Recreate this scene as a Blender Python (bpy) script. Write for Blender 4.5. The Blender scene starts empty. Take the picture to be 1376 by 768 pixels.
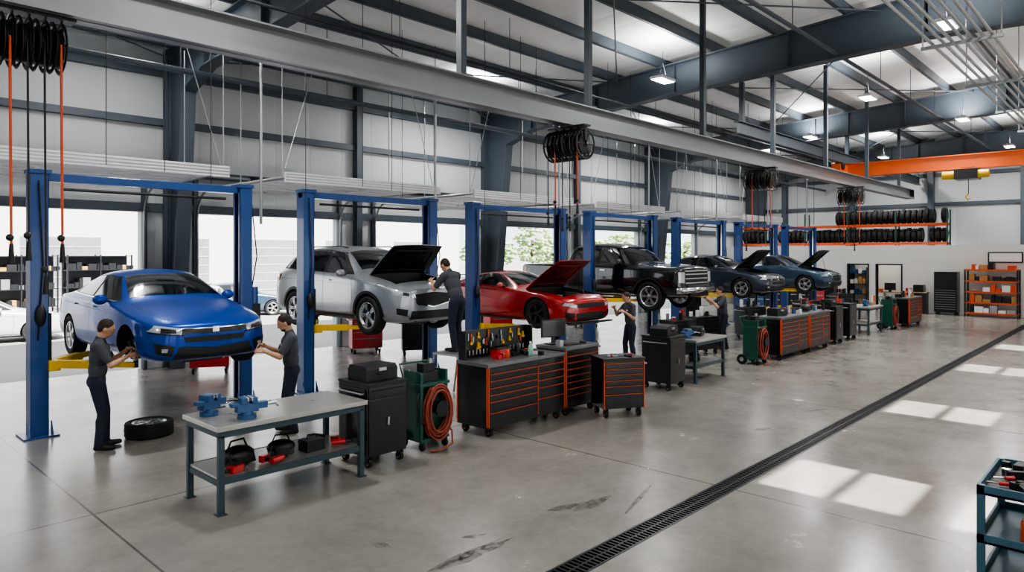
import bpy, bmesh, math, random
from math import sin, cos, pi, radians, sqrt, atan2
from mathutils import Vector, Matrix, Euler
from mathutils.bvhtree import BVHTree
random.seed(7)
scene = bpy.context.scene
COL = scene.collection

# ------------------------------------------------------------------ materials
def hx(h, a=1.0):
    h = h.lstrip('#')
    r = []
    for i in (0, 2, 4):
        c = int(h[i:i+2], 16) / 255
        r.append(c/12.92 if c <= .04045 else ((c+.055)/1.055)**2.4)
    return (r[0], r[1], r[2], a)
_m = {}
def M(name, col, rough=.5, metal=0.0, var=.12, scale=5.0, bump=0.0, coat=0.0, emit=0.0, rvar=.08, spec=None):
    if name in _m: return _m[name]
    m = bpy.data.materials.new(name); m.use_nodes = True
    nt = m.node_tree; n = nt.nodes; l = nt.links
    p = n['Principled BSDF']
    c = hx(col)
    tc = n.new('ShaderNodeTexCoord')
    nz = n.new('ShaderNodeTexNoise'); nz.inputs['Scale'].default_value = scale; nz.inputs['Detail'].default_value = 4
    l.new(tc.outputs['Object'], nz.inputs['Vector'])
    mx = n.new('ShaderNodeMix'); mx.data_type = 'RGBA'
    mx.inputs['A'].default_value = tuple(min(1, x*(1-var)) for x in c[:3])+(1,)
    mx.inputs['B'].default_value = tuple(min(1, x*(1+var)) for x in c[:3])+(1,)
    l.new(nz.outputs['Fac'], mx.inputs['Factor']); l.new(mx.outputs['Result'], p.inputs['Base Color'])
    mr = n.new('ShaderNodeMapRange'); mr.inputs['To Min'].default_value = max(.02, rough-rvar); mr.inputs['To Max'].default_value = min(1, rough+rvar)
    l.new(nz.outputs['Fac'], mr.inputs['Value']); l.new(mr.outputs['Result'], p.inputs['Roughness'])
    p.inputs['Metallic'].default_value = metal
    if coat: p.inputs['Coat Weight'].default_value = coat; p.inputs['Coat Roughness'].default_value = .04
    if spec is not None: p.inputs['Specular IOR Level'].default_value = spec
    if bump:
        b = n.new('ShaderNodeBump'); b.inputs['Strength'].default_value = bump; b.inputs['Distance'].default_value = .01
        n2 = n.new('ShaderNodeTexNoise'); n2.inputs['Scale'].default_value = scale*8
        l.new(tc.outputs['Object'], n2.inputs['Vector'])
        l.new(n2.outputs['Fac'], b.inputs['Height']); l.new(b.outputs['Normal'], p.inputs['Normal'])
    if emit:
        p.inputs['Emission Color'].default_value = c; p.inputs['Emission Strength'].default_value = emit
    _m[name] = m
    return m

STEEL = M('slate_steel', '#434d57', .5, .0, .1, 2)
GALV = M('galvanised', '#a9adb0', .35, .8, .1, 3)
BEAMG = M('crane_beam_grey', '#85898c', .38, .45, .12, 2)
WHITE = M('white_paint', '#d9dadb', .5)
BLACK = M('black_plastic', '#111214', .45, 0, .2)
BLACKM = M('black_powdercoat', '#17181b', .32, .2, .2, 6, coat=.2)
RUBBER = M('rubber', '#131313', .8, 0, .25, 10)
BLUE = M('lift_blue', '#173f78', .38, .1, .12, 3, coat=.3)
YEL = M('lift_yellow', '#d9ae14', .45, 0, .15, 5)
ORANGE = M('orange_trim', '#c84a18', .4, 0, .1, 5)
CRANEO = M('crane_orange', '#e5641c', .42, 0, .08, 2)
GREEN = M('cart_green', '#0b4a3e', .4, .1, .15, 5, coat=.2)
RGREEN = M('rack_green', '#1e4a3c', .5, .1, .15, 5)
RED = M('red_paint', '#b3141b', .35, 0, .1, 4, coat=.4)
HOSE = M('red_hose', '#94402e', .5, 0, .15, 6)
CABLEO = M('orange_cable', '#c64c20', .5, 0)
CHROME = M('chrome', '#d8dadc', .12, 1.0, .03)
ALU = M('alloy', '#b9bcc0', .28, .9, .06)
DARKM = M('dark_metal', '#2b2d30', .4, .6, .2, 8)
TEAL = M('bench_teal', '#34474f', .45, .2, .1, 4)
BTOP = M('bench_top_steel', '#aeaca6', .3, .6, .12, 3)
CTOP = M('chest_top_steel', '#6f7376', .32, .6, .12, 3)
VISE = M('vise_blue', '#28507c', .4, .2, .2, 12)
SKIN = M('skin', '#b58a70', .5, 0, .08, 20)
SHIRT = M('work_shirt', '#3f434a', .85, 0, .12, 15, bump=.3)
PANTS = M('work_trousers', '#1a2133', .85, 0, .15, 15, bump=.3)
BOOT = M('boots', '#16130f', .6, 0, .2, 15)
HAIR = M('hair', '#22170f', .7, 0, .3, 40)
EYEW = M('eye_white', '#e6e2dc', .3)
GLASS = M('car_glass', '#0d1216', .05, 0, .1, 2, coat=.5)
LAMPG = M('headlamp_lens', '#b4bdc5', .08, .3, .1, 30, coat=1.0)
TAIL = M('tail_lamp', '#8f0d10', .12, 0, .1, 20, coat=1.0)
CARDB = M('cardboard', '#a37c4d', .85, 0, .15, 6)
WOODT = M('light_tan', '#9b8468', .7)
LED = M('led_panel', '#ffffff', .5, emit=20.0)

def ribbed(name, col, axis, freq, dist=.02, rough=.55, var=.06, strength=.6):
    m = M(name, col, rough, 0, var, .6)
    nt = m.node_tree; n = nt.nodes; l = nt.links; p = n['Principled BSDF']
    tc = n.new('ShaderNodeTexCoord'); sp = n.new('ShaderNodeSeparateXYZ'); l.new(tc.outputs['Object'], sp.inputs[0])
    mu = n.new('ShaderNodeMath'); mu.operation = 'MULTIPLY'; mu.inputs[1].default_value = freq*2*pi
    l.new(sp.outputs[axis], mu.inputs[0])
    si = n.new('ShaderNodeMath'); si.operation = 'SINE'; l.new(mu.outputs[0], si.inputs[0])
    ge = n.new('ShaderNodeMath'); ge.operation = 'POWER'; 
    ab = n.new('ShaderNodeMath'); ab.operation = 'ABSOLUTE'; l.new(si.outputs[0], ab.inputs[0]); l.new(ab.outputs[0], ge.inputs[0]); ge.inputs[1].default_value = .4
    b = n.new('ShaderNodeBump'); b.inputs['Strength'].default_value = strength; b.inputs['Distance'].default_value = dist
    l.new(ge.outputs[0], b.inputs['Height']); l.new(b.outputs['Normal'], p.inputs['Normal'])
    return m
WALLM = ribbed('wall_insulated_panel', '#b9bdbf', 'X', .5, .03)
WALLE = ribbed('wall_end_panel', '#b9bdbf', 'Y', .5, .03)
CEILM = ribbed('ceiling_insulation', '#e6e8e8', 'X', .65, .04)
DOORM = M('door_panel_translucent', '#e9ebec', .5, 0, .04, 2)
def translucent(m):
    nt = m.node_tree; n = nt.nodes; l = nt.links
    t = n.new('ShaderNodeBsdfTranslucent'); t.inputs[0].default_value = (.9, .92, .94, 1); mx = n.new('ShaderNodeMixShader'); mx.inputs[0].default_value = .6
    l.new(n['Principled BSDF'].outputs[0], mx.inputs[1]); l.new(t.outputs[0], mx.inputs[2]); l.new(mx.outputs[0], n['Material Output'].inputs['Surface'])
translucent(DOORM)
LOWW = M('painted_block', '#cfcfcb', .6, 0, .04, 1)

def floor_mat():
    m = bpy.data.materials.new('polished_concrete'); m.use_nodes = True
    nt = m.node_tree; n = nt.nodes; l = nt.links; p = n['Principled BSDF']
    tc = n.new('ShaderNodeTexCoord')
    def noise(s, d, dist=0, rg=.62):
        a = n.new('ShaderNodeTexNoise'); a.inputs['Scale'].default_value = s; a.inputs['Detail'].default_value = d
        a.inputs['Distortion'].default_value = dist; a.inputs['Roughness'].default_value = rg
        l.new(tc.outputs['Object'], a.inputs['Vector']); return a
    def math(op, a, b=None):
        q = n.new('ShaderNodeMath'); q.operation = op
        for i, v in enumerate((a, b)):
            if v is None: continue
            if isinstance(v, (int, float)): q.inputs[i].default_value = v
            else: l.new(v, q.inputs[i])
        return q.outputs[0]
    a = noise(.3, 7, .3); b = noise(1.3, 12, 0, .68); c = noise(60, 3); e = noise(9, 6, 0, .7)
    r1 = n.new('ShaderNodeValToRGB'); l.new(a.outputs['Fac'], r1.inputs[0])
    r1.color_ramp.elements[0].position = .28; r1.color_ramp.elements[0].color = hx('#85827d')
    r1.color_ramp.elements[1].position = .72; r1.color_ramp.elements[1].color = hx('#9c9891')
    r2 = n.new('ShaderNodeValToRGB'); l.new(b.outputs['Fac'], r2.inputs[0])
    r2.color_ramp.elements[0].position = .1; r2.color_ramp.elements[0].color = (.55, .54, .53, 1)
    r2.color_ramp.elements[1].position = .9; r2.color_ramp.elements[1].color = (1.2, 1.2, 1.2, 1)
    r3 = n.new('ShaderNodeValToRGB'); l.new(e.outputs['Fac'], r3.inputs[0])
    r3.color_ramp.elements[0].position = .2; r3.color_ramp.elements[0].color = (.82, .82, .81, 1)
    r3.color_ramp.elements[1].position = .8; r3.color_ramp.elements[1].color = (1.08, 1.08, 1.08, 1)
    mx = n.new('ShaderNodeMix'); mx.data_type = 'RGBA'; mx.blend_type = 'MULTIPLY'; mx.inputs['Factor'].default_value = .8
    l.new(r1.outputs[0], mx.inputs['A']); l.new(r2.outputs[0], mx.inputs['B'])
    mx0 = n.new('ShaderNodeMix'); mx0.data_type = 'RGBA'; mx0.blend_type = 'MULTIPLY'; mx0.inputs['Factor'].default_value = .9
    l.new(mx.outputs['Result'], mx0.inputs['A']); l.new(r3.outputs[0], mx0.inputs['B']); mx = mx0
    sp = n.new('ShaderNodeSeparateXYZ'); l.new(tc.outputs['Object'], sp.inputs[0])
    def line(o, off, per, w):
        t = math('ADD', sp.outputs[o], -off + per*20)
        t = math('MODULO', t, per)
        t = math('SUBTRACT', t, per/2); t = math('ABSOLUTE', t)
        return math('GREATER_THAN', t, per/2 - w)
    j = math('MAXIMUM', line('X', 2.2, 5.15, .011), line('Y', 7.9, 4.3, .011))
    sub = math('MULTIPLY', j, .75)
    mx2 = n.new('ShaderNodeMix'); mx2.data_type = 'RGBA'
    l.new(sub, mx2.inputs['Factor']); l.new(mx.outputs['Result'], mx2.inputs['A']); mx2.inputs['B'].default_value = (.05, .047, .043, 1)
    l.new(mx2.outputs['Result'], p.inputs['Base Color'])
    mr = n.new('ShaderNodeMapRange'); l.new(b.outputs['Fac'], mr.inputs['Value']); mr.inputs['From Min'].default_value = .25; mr.inputs['From Max'].default_value = .75
    mr.inputs['To Min'].default_value = .13; mr.inputs['To Max'].default_value = .30
    l.new(mr.outputs[0], p.inputs['Roughness'])
    p.inputs['Specular IOR Level'].default_value = .6
    bp = n.new('ShaderNodeBump'); bp.inputs['Strength'].default_value = .05; bp.inputs['Distance'].default_value = .01
    l.new(c.outputs['Fac'], bp.inputs['Height']); l.new(bp.outputs['Normal'], p.inputs['Normal'])
    return m
FLOORM = floor_mat()

def scuff_mat():
    m = bpy.data.materials.new('tyre_scuff'); m.use_nodes = True
    nt = m.node_tree; n = nt.nodes; l = nt.links; p = n['Principled BSDF']
    p.inputs['Base Color'].default_value = (.05, .046, .042, 1); p.inputs['Roughness'].default_value = .6
    tc = n.new('ShaderNodeTexCoord'); nz = n.new('ShaderNodeTexNoise'); nz.inputs['Scale'].default_value = 9; nz.inputs['Detail'].default_value = 8
    nz.inputs['Roughness'].default_value = .75
    l.new(tc.outputs['Object'], nz.inputs['Vector'])
    mr = n.new('ShaderNodeMapRange'); l.new(nz.outputs['Fac'], mr.inputs['Value']); mr.inputs['From Min'].default_value = .38; mr.inputs['From Max'].default_value = .66
    mr.inputs['To Max'].default_value = .7
    l.new(mr.outputs[0], p.inputs['Alpha']); return m
SCUFF = scuff_mat()

# ------------------------------------------------------------------ builder
class B:
    def __init__(s): s.v = []; s.f = []; s.mi = []; s.sm = []; s.mats = []
    def add(s, vs, fs, mat, smooth=False):
        o = len(s.v); s.v += [tuple(x) for x in vs]
        if mat not in s.mats: s.mats.append(mat)
        k = s.mats.index(mat)
        for f in fs: s.f.append(tuple(o+i for i in f)); s.mi.append(k); s.sm.append(smooth)
    def box(s, c, d, mat, rz=0, rx=0, ry=0, taper=1.0):
        R = Euler((rx, ry, rz)).to_matrix(); c = Vector(c); vs = []
        for z in (-.5, .5):
            t = taper if z > 0 else 1
            for x, y in ((-.5, -.5), (.5, -.5), (.5, .5), (-.5, .5)):
                vs.append(c + R @ Vector((x*d[0]*t, y*d[1]*t, z*d[2])))
        s.add(vs, [(3, 2, 1, 0), (4, 5, 6, 7), (0, 1, 5, 4), (1, 2, 6, 5), (2, 3, 7, 6), (3, 0, 4, 7)], mat)
    def bx(s, x0, x1, y0, y1, z0, z1, mat):
        s.box(((x0+x1)/2, (y0+y1)/2, (z0+z1)/2), (abs(x1-x0), abs(y1-y0), abs(z1-z0)), mat)
    def frame(s, d):
        d = Vector(d).normalized(); a = Vector((0, 0, 1)) if abs(d.z) < .9 else Vector((1, 0, 0))
        u = d.cross(a).normalized(); return u, d.cross(u).normalized(), d
    def lathe(s, prof, o, ax, mat, n=16, smooth=True, closed=False):
        u, w, d = s.frame(ax); o = Vector(o); vs = []; fs = []
        for r, h in prof:
            for i in range(n):
                a = 2*pi*i/n; vs.append(o + d*h + (u*cos(a)+w*sin(a))*r)
        K = len(prof); R = K if closed else K-1
        for k in range(R):
            for i in range(n):
                j = (i+1) % n; k2 = (k+1) % K
                fs.append((k*n+i, k*n+j, k2*n+j, k2*n+i))
        if not closed:
            fs.append(tuple(reversed(range(n)))); fs.append(tuple((K-1)*n+i for i in range(n)))
        s.add(vs, fs, mat, smooth)
    def cyl(s, p0, p1, r, mat, r1=None, n=12, smooth=True):
        p0 = Vector(p0); p1 = Vector(p1); L = (p1-p0).length
        if L < 1e-6: return
        r1 = r if r1 is None else r1
        u, w, d = s.frame(p1-p0); vs = []
        for rr, o in ((r, p0), (r1, p1)):
            for i in range(n):
                a = 2*pi*i/n; vs.append(o+(u*cos(a)+w*sin(a))*rr)
        s.add(vs, [(i, (i+1) % n, n+(i+1) % n, n+i) for i in range(n)], mat, smooth)
        s.add(vs[:n], [tuple(reversed(range(n)))], mat); s.add(vs[n:], [tuple(range(n))], mat)
    def tube(s, pts, r, mat, n=8, closed=False):
        pts = [Vector(p) for p in pts]; K = len(pts); vs = []; fs = []
        u = None
        for k in range(K):
            if closed: t = pts[(k+1) % K]-pts[k-1]
            else: t = pts[min(k+1, K-1)]-pts[max(k-1, 0)]
            t.normalize()
            if u is None: u, w, _ = s.frame(t)
            else:
                u = (u - t*u.dot(t)).normalized()
            w = t.cross(u)
            for i in range(n):
                a = 2*pi*i/n; vs.append(pts[k]+(u*cos(a)+w*sin(a))*r)
        for k in range(K if closed else K-1):
            for i in range(n):
                j = (i+1) % n; k2 = (k+1) % K
                fs.append((k*n+i, k*n+j, k2*n+j, k2*n+i))
        if not closed: fs.append(tuple(reversed(range(n)))); fs.append(tuple((K-1)*n+i for i in range(n)))
        s.add(vs, fs, mat, True)
    def sph(s, c, r, mat, n=14, m=8, R=None):
        if isinstance(r, (int, float)): r = (r, r, r)
        c = Vector(c); vs = [c+(R @ Vector((0, 0, r[2])) if R else Vector((0, 0, r[2])))]; fs = []
        for k in range(1, m):
            th = pi*k/m
            for i in range(n):
                a = 2*pi*i/n; q = Vector((r[0]*sin(th)*cos(a), r[1]*sin(th)*sin(a), r[2]*cos(th)))
                vs.append(c+(R @ q if R else q))
        q = Vector((0, 0, -r[2])); vs.append(c+(R @ q if R else q)); e = len(vs)-1
        for i in range(n):
            j = (i+1) % n; fs.append((0, 1+i, 1+j)); fs.append((e, e-n+j, e-n+i))
            for k in range(m-2): fs.append((1+k*n+i, 1+(k+1)*n+i, 1+(k+1)*n+j, 1+k*n+j))
        s.add(vs, fs, mat, True)
    def prism(s, poly, vec, mat, smooth=False):
        n = len(poly); poly = [Vector(p) for p in poly]; vec = Vector(vec)
        s.add(poly+[p+vec for p in poly], [tuple(reversed(range(n))), tuple(range(n, 2*n))] + [(i, (i+1) % n, n+(i+1) % n, n+i) for i in range(n)], mat, smooth)
    def mesh(s, name):
        me = bpy.data.meshes.new(name); me.from_pydata(s.v, [], s.f)
        for m in s.mats: me.materials.append(m)
        me.polygons.foreach_set('material_index', s.mi); me.polygons.foreach_set('use_smooth', s.sm)
        bm = bmesh.new(); bm.from_mesh(me); bmesh.ops.recalc_face_normals(bm, faces=bm.faces); bm.to_mesh(me); bm.free()
        me.update(); return me
    def obj(s, name, loc=(0, 0, 0), rz=0, parent=None, bevel=0):
        o = bpy.data.objects.new(name, s.mesh(name)); COL.objects.link(o)
        o.location = loc; o.rotation_euler = (0, 0, rz)
        if parent: o.parent = parent
        if bevel:
            b = o.modifiers.new('bev', 'BEVEL'); b.width = bevel; b.segments = 2; b.limit_method = 'ANGLE'; b.angle_limit = radians(50)
        return o
def inst(name, src, loc, rz=0, parent=None, sc=None):
    o = bpy.data.objects.new(name, src.data); COL.objects.link(o); o.location = loc; o.rotation_euler = (0, 0, rz)
    for md in src.modifiers:
        if md.type == 'BEVEL':
            b = o.modifiers.new('bev', 'BEVEL'); b.width = md.width; b.segments = 2; b.limit_method = 'ANGLE'; b.angle_limit = md.angle_limit
    if parent: o.parent = parent
    if sc: o.scale = sc
    return o
def empty(name, loc=(0, 0, 0), rz=0):
    e = bpy.data.objects.new(name, None); COL.objects.link(e); e.location = loc; e.rotation_euler = (0, 0, rz); e.empty_display_size = .2
    return e
def bake(o):
    dg = bpy.context.evaluated_depsgraph_get(); dg.update()
    return bpy.data.meshes.new_from_object(o.evaluated_get(dg))

# ------------------------------------------------------------------ room shell
XW0, XW1, YL, YR = -7.0, 38.0, 17.0, -10.0
DRY = 3.6
def roofz(y): return 8.45 - .062*abs(y-DRY)
b = B()
b.bx(XW0, XW1, DRY+.13, YL+.2, -.15, 0, FLOORM); b.bx(XW0, XW1, YR-.2, DRY-.13, -.15, 0, FLOORM)
b.bx(XW0, XW1, DRY-.13, DRY+.13, -.15, -.09, BLACK)
b.obj('floor')
b = B()
b.bx(-6, 34, DRY-.128, DRY-.105, -.03, .002, DARKM); b.bx(-6, 34, DRY+.105, DRY+.128, -.03, .002, DARKM)
x = -6
while x < 34:
    b.bx(x, x+.022, DRY-.105, DRY+.105, -.03, 0, DARKM); x += .055
b.bx(-6, 34, DRY-.01, DRY+.01, -.032, -.002, DARKM)
b.obj('drain_grate')

SKX = [(-1.9, -.7), (2.6, 3.8), (7.75, 9.0), (12.7, 13.9), (18.3, 19.5), (23.2, 24.4), (30, 31.2)]
SY0, SY1 = -6.35, -3.85
b = B()
def slab(x0, x1, y0, y1, mat, bb, up=0.0, th=.12):
    z0, z1 = roofz(y0)+up, roofz(y1)+up
    b8 = [(x0, y0, z0), (x1, y0, z0), (x1, y1, z1), (x0, y1, z1), (x0, y0, z0+th), (x1, y0, z0+th), (x1, y1, z1+th), (x0, y1, z1+th)]
    bb.add(b8, [(3, 2, 1, 0), (4, 5, 6, 7), (0, 1, 5, 4), (1, 2, 6, 5), (2, 3, 7, 6), (3, 0, 4, 7)], mat)
slab(XW0, XW1, DRY, YL+.4, CEILM, b); slab(XW0, XW1, SY1, DRY, CEILM, b); slab(XW0, XW1, YR-.4, SY0, CEILM, b)
px = XW0
for a, c in SKX:
    slab(px, a, SY0, SY1, CEILM, b); px = c
slab(px, XW1, SY0, SY1, CEILM, b)
for a, c in SKX:
    for yy, w in ((-5.65, .35), (-4.66, .09)):
        slab(a, c, yy, yy+w, WHITE, b, up=.02, th=.06)
b.obj('ceiling')

b = B()
FR = [-4.0, 6.3, 16.7, 27.1, 37.3]
def ipoly(bb, x, top, bot, fw=.26, ft=.03, mat=STEEL):
    n = len(top)
    for i in range(n-1):
        q = [top[i], top[i+1], bot[i+1], bot[i]]
        bb.prism([(x-.012, y, z) for y, z in q], (.024, 0, 0), mat)
        for P, sg in ((top, 1), (bot, -1)):
            (y0, z0), (y1, z1) = P[i], P[i+1]
            dd = Vector((y1-y0, z1-z0)).normalized(); nn = Vector((-dd.y, dd.x))*ft
            bb.prism([(x-fw/2, y0, z0), (x-fw/2, y1, z1), (x-fw/2, y1+nn.x, z1+nn.y), (x-fw/2, y0+nn.x, z0+nn.y)], (fw, 0, 0), mat)
for x in FR:
    for sg in (1, -1):
        yo = YL-.12 if sg == 1 else YR+.12
        zt = roofz(yo)-.3
        ipoly(b, x, [(yo, 0), (yo, zt)], [(yo-sg*.42, 0), (yo-sg*1.05, zt-1.05)], .32)
        def Y(t): return yo + (DRY-yo)*t
        ts = [0, .16, .55, 1.0]; dep = [1.05, .82, .8, .95]
        top = [(Y(t), roofz(Y(t))-.3) for t in ts]
        bot = [(yo-sg*1.05, zt-1.05)] + [(Y(t), roofz(Y(t))-.3-d) for t, d in list(zip(ts, dep))[1:]]
        ipoly(b, x, top, bot, .32)
        for t in (.16, .35, .55, .78, 1.0):
            yy = Y(t); b.box((x, yy, roofz(yy)-.7), (.24, .016, .8), STEEL)
y = DRY-13.0
while y < YL:
    z = roofz(y)
    if not (SY0-.3 < y < SY1+.3):
        b.bx(XW0, XW1, y-.035, y+.035, z-.26, z-.005, STEEL); b.bx(XW0, XW1, y-.035, y+.05, z-.27, z-.25, STEEL)
    y += 1.625
for x0, x1 in zip(FR[:-1], FR[1:]):
    b.cyl((x0, 16.6, 7.1), (x1, 11.5, 7.6), .018, STEEL, n=6); b.cyl((x1, 16.6, 7.1), (x0, 11.5, 7.6), .018, STEEL, n=6)
    b.cyl((x0, 11.5, 7.5), (x1, 4.5, 8.0), .018, STEEL, n=6); b.cyl((x1, 11.5, 7.5), (x0, 4.5, 8.0), .018, STEEL, n=6)
    b.bx(x0, x1, 14.14, 14.26, 6.75, 6.95, STEEL)
b.obj('roof_steel_frame')

DW = 3.9; DH = 3.6
DX = [-3.35+5.15*i for i in range(0, 7)]
def longwall(name, y0, y1, ins):
    b = B()
    b.bx(XW0, XW1, y0, y1, DH, roofz(y0)+.1, WALLM)
    px = XW0
    for dx in DX:
        b.bx(px, dx, y0, y1, 0, DH, WALLM); px = dx+DW
    if px < XW1: b.bx(px, XW1, y0, y1, 0, DH, WALLM)
    o = b.obj(name)
    b = B()
    yi = y0 if ins < 0 else y1
    for z in (4.45, 5.6, 6.75):
        b.bx(XW0, XW1, yi, yi+ins*.14, z, z+.16, STEEL)
    b.bx(XW0, XW1, yi, yi+ins*.1, DH, DH+.2, STEEL)
    for dx in DX:
        for e in (dx-.1, dx+DW):
            b.bx(e, e+.1, yi, yi+ins*.12, 0, DH+.9, STEEL)
        for e in (dx-.62,):
            b.bx(e-.09, e+.09, yi, yi+ins*.22, 0, roofz(yi)-.2, STEEL)
    b.obj('trim_'+name)
longwall('wall_left', YL, YL+.2, -1)
longwall('wall_right', YR-.2, YR, 1)
b = B()
b.bx(XW1, XW1+.2, YR-.2, YL+.2, 0, 8.6, WALLE); b.obj('wall_end')
b = B(); b.bx(XW0-.2, XW0, YR-.2, YL+.2, 0, 8.6, WALLE); b.obj('wall_back')
b = B()
for z in (4.9, 6.3, 7.3): b.bx(XW1-.15, XW1, YR, YL, z, z+.16, STEEL)
for yy in (15, 11.5, 8.0, 4.4, .8, -3): b.bx(XW1-.35, XW1, yy-.12, yy+.12, 0, roofz(yy)-.1, STEEL)
b.obj('trim_wall_end')

for i, dx in enumerate(DX):
    e = B()
    zt = 4.18
    for k in range(6):
        y1 = YL-.75-k*.56
        e.bx(dx+.02, dx+DW-.02, y1-.54, y1, zt, zt+.02, DOORM)
        for q in (.49, .02):
            e.bx(dx+.02, dx+DW-.02, y1-q-.05, y1-q, zt-.05, zt, WHITE)
        for xx in range(4): e.bx(dx+.02+xx*1.27, dx+.07+xx*1.27, y1-.5, y1-.05, zt-.04, zt, WHITE)
    for xx in (dx-.03, dx+DW+.03):
        arc = [(xx, YL-.14, 0.02), (xx, YL-.14, 3.5)]
        for q in range(1, 7):
            a = q/6*pi/2; arc.append((xx, YL-.14-.62*(1-cos(a)), 3.5+.62*sin(a)))
        arc.append((xx, YL-4.35, 4.16)); e.tube(arc, .028, GALV, 6)
        for yy in (YL-4.2, YL-2.4):
            e.cyl((xx, yy, 4.15), (xx, yy, 6.8), .012, GALV, n=5)
        e.cyl((xx, YL-4.2, 4.15), (xx+(.8 if xx < dx+1 else -.8), YL-4.2, 6.8), .01, GALV, n=5)
    e.bx(dx-.06, dx+DW+.06, YL-4.4, YL-4.34, 4.06, 4.26, WHITE)
    for q in range(3): e.bx(dx-.06, dx+DW+.06, YL-4.41, YL-4.40, 4.10+q*.055, 4.12+q*.055, GALV)
    e.cyl((dx-.05, YL-.32, 4.5), (dx+DW+.05, YL-.32, 4.5), .03, GALV, n=8)
    e.cyl((dx+1.2, YL-.32, 4.5), (dx+2.6, YL-.32, 4.5), .07, DARKM, n=10)
    e.obj('door_%d' % (i+1))

XB = 35.0
D1 = (8.6, 9.6); D2 = (10.0, 10.85)
b = B()
b.bx(XB, XB+.2, YR, D1[0], 0, 3.0, LOWW); b.bx(XB, XB+.2, D1[1], D2[0], 0, 3.0, LOWW); b.bx(XB, XB+.2, D2[1], YL, 0, 3.0, LOWW)
b.bx(XB, XB+.2, D1[0], D1[1], 2.1, 3.0, LOWW); b.bx(XB, XB+.2, D2[0], D2[1], 2.1, 3.0, LOWW)
b.bx(XB+.2, XW1, YR, YL, 2.86, 3.0, LOWW); b.bx(XB+.2, XW1, 6.9, 7.0, 0, 2.86, LOWW); b.bx(XB+.2, XW1, 12.4, 12.5, 0, 2.86, LOWW); b.bx(XW1-.3, XW1-.2, 7, 12.4, 0, 2.86, LOWW)
b.obj('wall_office')
b = B()
for d in (D1, D2):
    for yy in (d[0]-.06, d[1]): b.bx(XB-.03, XB+.23, yy, yy+.06, 0, 2.16, BLACKM)
    b.bx(XB-.03, XB+.23, d[0]-.06, d[1]+.06, 2.1, 2.16, BLACKM)
b.box((XB+.55, D1[0]+.04, 1.05), (.85, .05, 2.05), WOODT, rz=.25); b.box((XB+.95, D1[0]+.2, 1.02), (.05, .04, .14), CHROME)
b.obj('door_frame_office')
b = B(); b.bx(-.6, .6, -.15, .15, 0, .05, WHITE); b.bx(-.55, .55, -.12, .12, -.01, 0, LED); fx = b.obj('office_ceiling_light', (36.5, 9.8, 2.8), pi/2)
la = bpy.data.lights.new('lamp', 'AREA'); la.shape = 'RECTANGLE'; la.size = 1.1; la.size_y = .25; la.energy = 22; la.color = (1, .9, .76); lo = bpy.data.objects.new('downlight', la); COL.objects.link(lo); lo.parent = fx; lo.location = (0, 0, -.03)
b = B(); b.bx(0, .5, 0, 1.6, .72, .76, WOODT); b.bx(.02, .48, .05, .5, 0, .72, WHITE); b.bx(.02, .48, 1.1, 1.55, 0, .72, WHITE); b.bx(.2, .24, .6, 1.1, .85, 1.2, BLACK); b.bx(.15, .3, .8, .9, .76, .86, BLACK); b.bx(.1, .4, 1.2, 1.5, .76, .9, ORANGE); b.obj('office_desk', (37.1, 8.8, 0), bevel=.004)
b = B(); 
for z in (.1, .6, 1.1, 1.6): 
    b.bx(0, .35, 0, 1.2, z, z+.03, DARKM)
    for k in range(6): b.bx(.03, .3, .05+k*.19, .2+k*.19, z+.03, z+random.uniform(.15, .4), random.choice([CARDB, WHITE, BLACK, ORANGE, VISE, DARKM]))
for y in (0, 1.17): b.bx(0, .35, y, y+.03, 0, 1.95, DARKM)
b.obj('office_bookcase', (37.25, 10.7, 0))

# ------------------------------------------------------------------ exterior
GR = M('exterior_asphalt', '#8a8987', .8, 0, .1, .4)
BW = M('building_cladding', '#b3b5b6', .6, 0, .05, .5)
b = B(); b.bx(-60, 110, YL+.2, 110, -.2, -.02, GR); b.bx(-60, 110, -60, YR-.2, -.2, -.02, GR); b.obj('ground_exterior')
b = B()
b.bx(-14, 42, 46, 56, 0, 6.5, BW)
for k in range(8):
    x0 = -10+6.4*k
    b.bx(x0, x0+4, 45.9, 46.02, 0, 3.6, GALV); 
    for q in range(6): b.bx(x0, x0+4, 45.86, 45.92, .1+q*.58, .14+q*.58, BW)
b.bx(-14.2, 42.2, 45.6, 56.2, 6.5, 6.9, GALV)
b.obj('neighbour_building')
LEAF = M('foliage', '#8fa874', .8, 0, .5, 1.5); TRUNK = M('bark', '#4b3b2c', .9)
b = B()
b.tube([(0, 0, 0), (.05, 0, 1.4), (-.05, .05, 2.8), (0, 0, 4)], .13, TRUNK, 8)
for k in range(190):
    a = random.random()*6.28; r = sqrt(random.random())*1.9; z = 1.9+random.random()*3.8
    r *= sin(min(pi, (z-1.5)/4.6*pi))*.6+.4
    rr = random.uniform(.12, .34); b.sph((r*cos(a), r*sin(a), z), (rr, rr, rr*.7), LEAF, 7, 5)
tr = b.obj('tree', (52, 46, -.02))
for k in range(11):
    inst('tree', tr, (44+k*4.3+random.random()*2, 47+random.random()*7, -.02), random.random()*6, sc=(1.2, 1.2, random.uniform(.7, .95)))
b = B()
for x in (0, 1.4, 2.8): 
    for y in (0, .6): b.bx(x-.03, x+.03, y-.03, y+.03, 0, 2.6, DARKM)
for z in (.3, 1.1, 1.9, 2.55): b.bx(0, 2.8, 0, .6, z-.04, z, DARKM)
b.bx(0, 2.8, .55, .6, .3, 2.55, DARKM)
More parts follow.
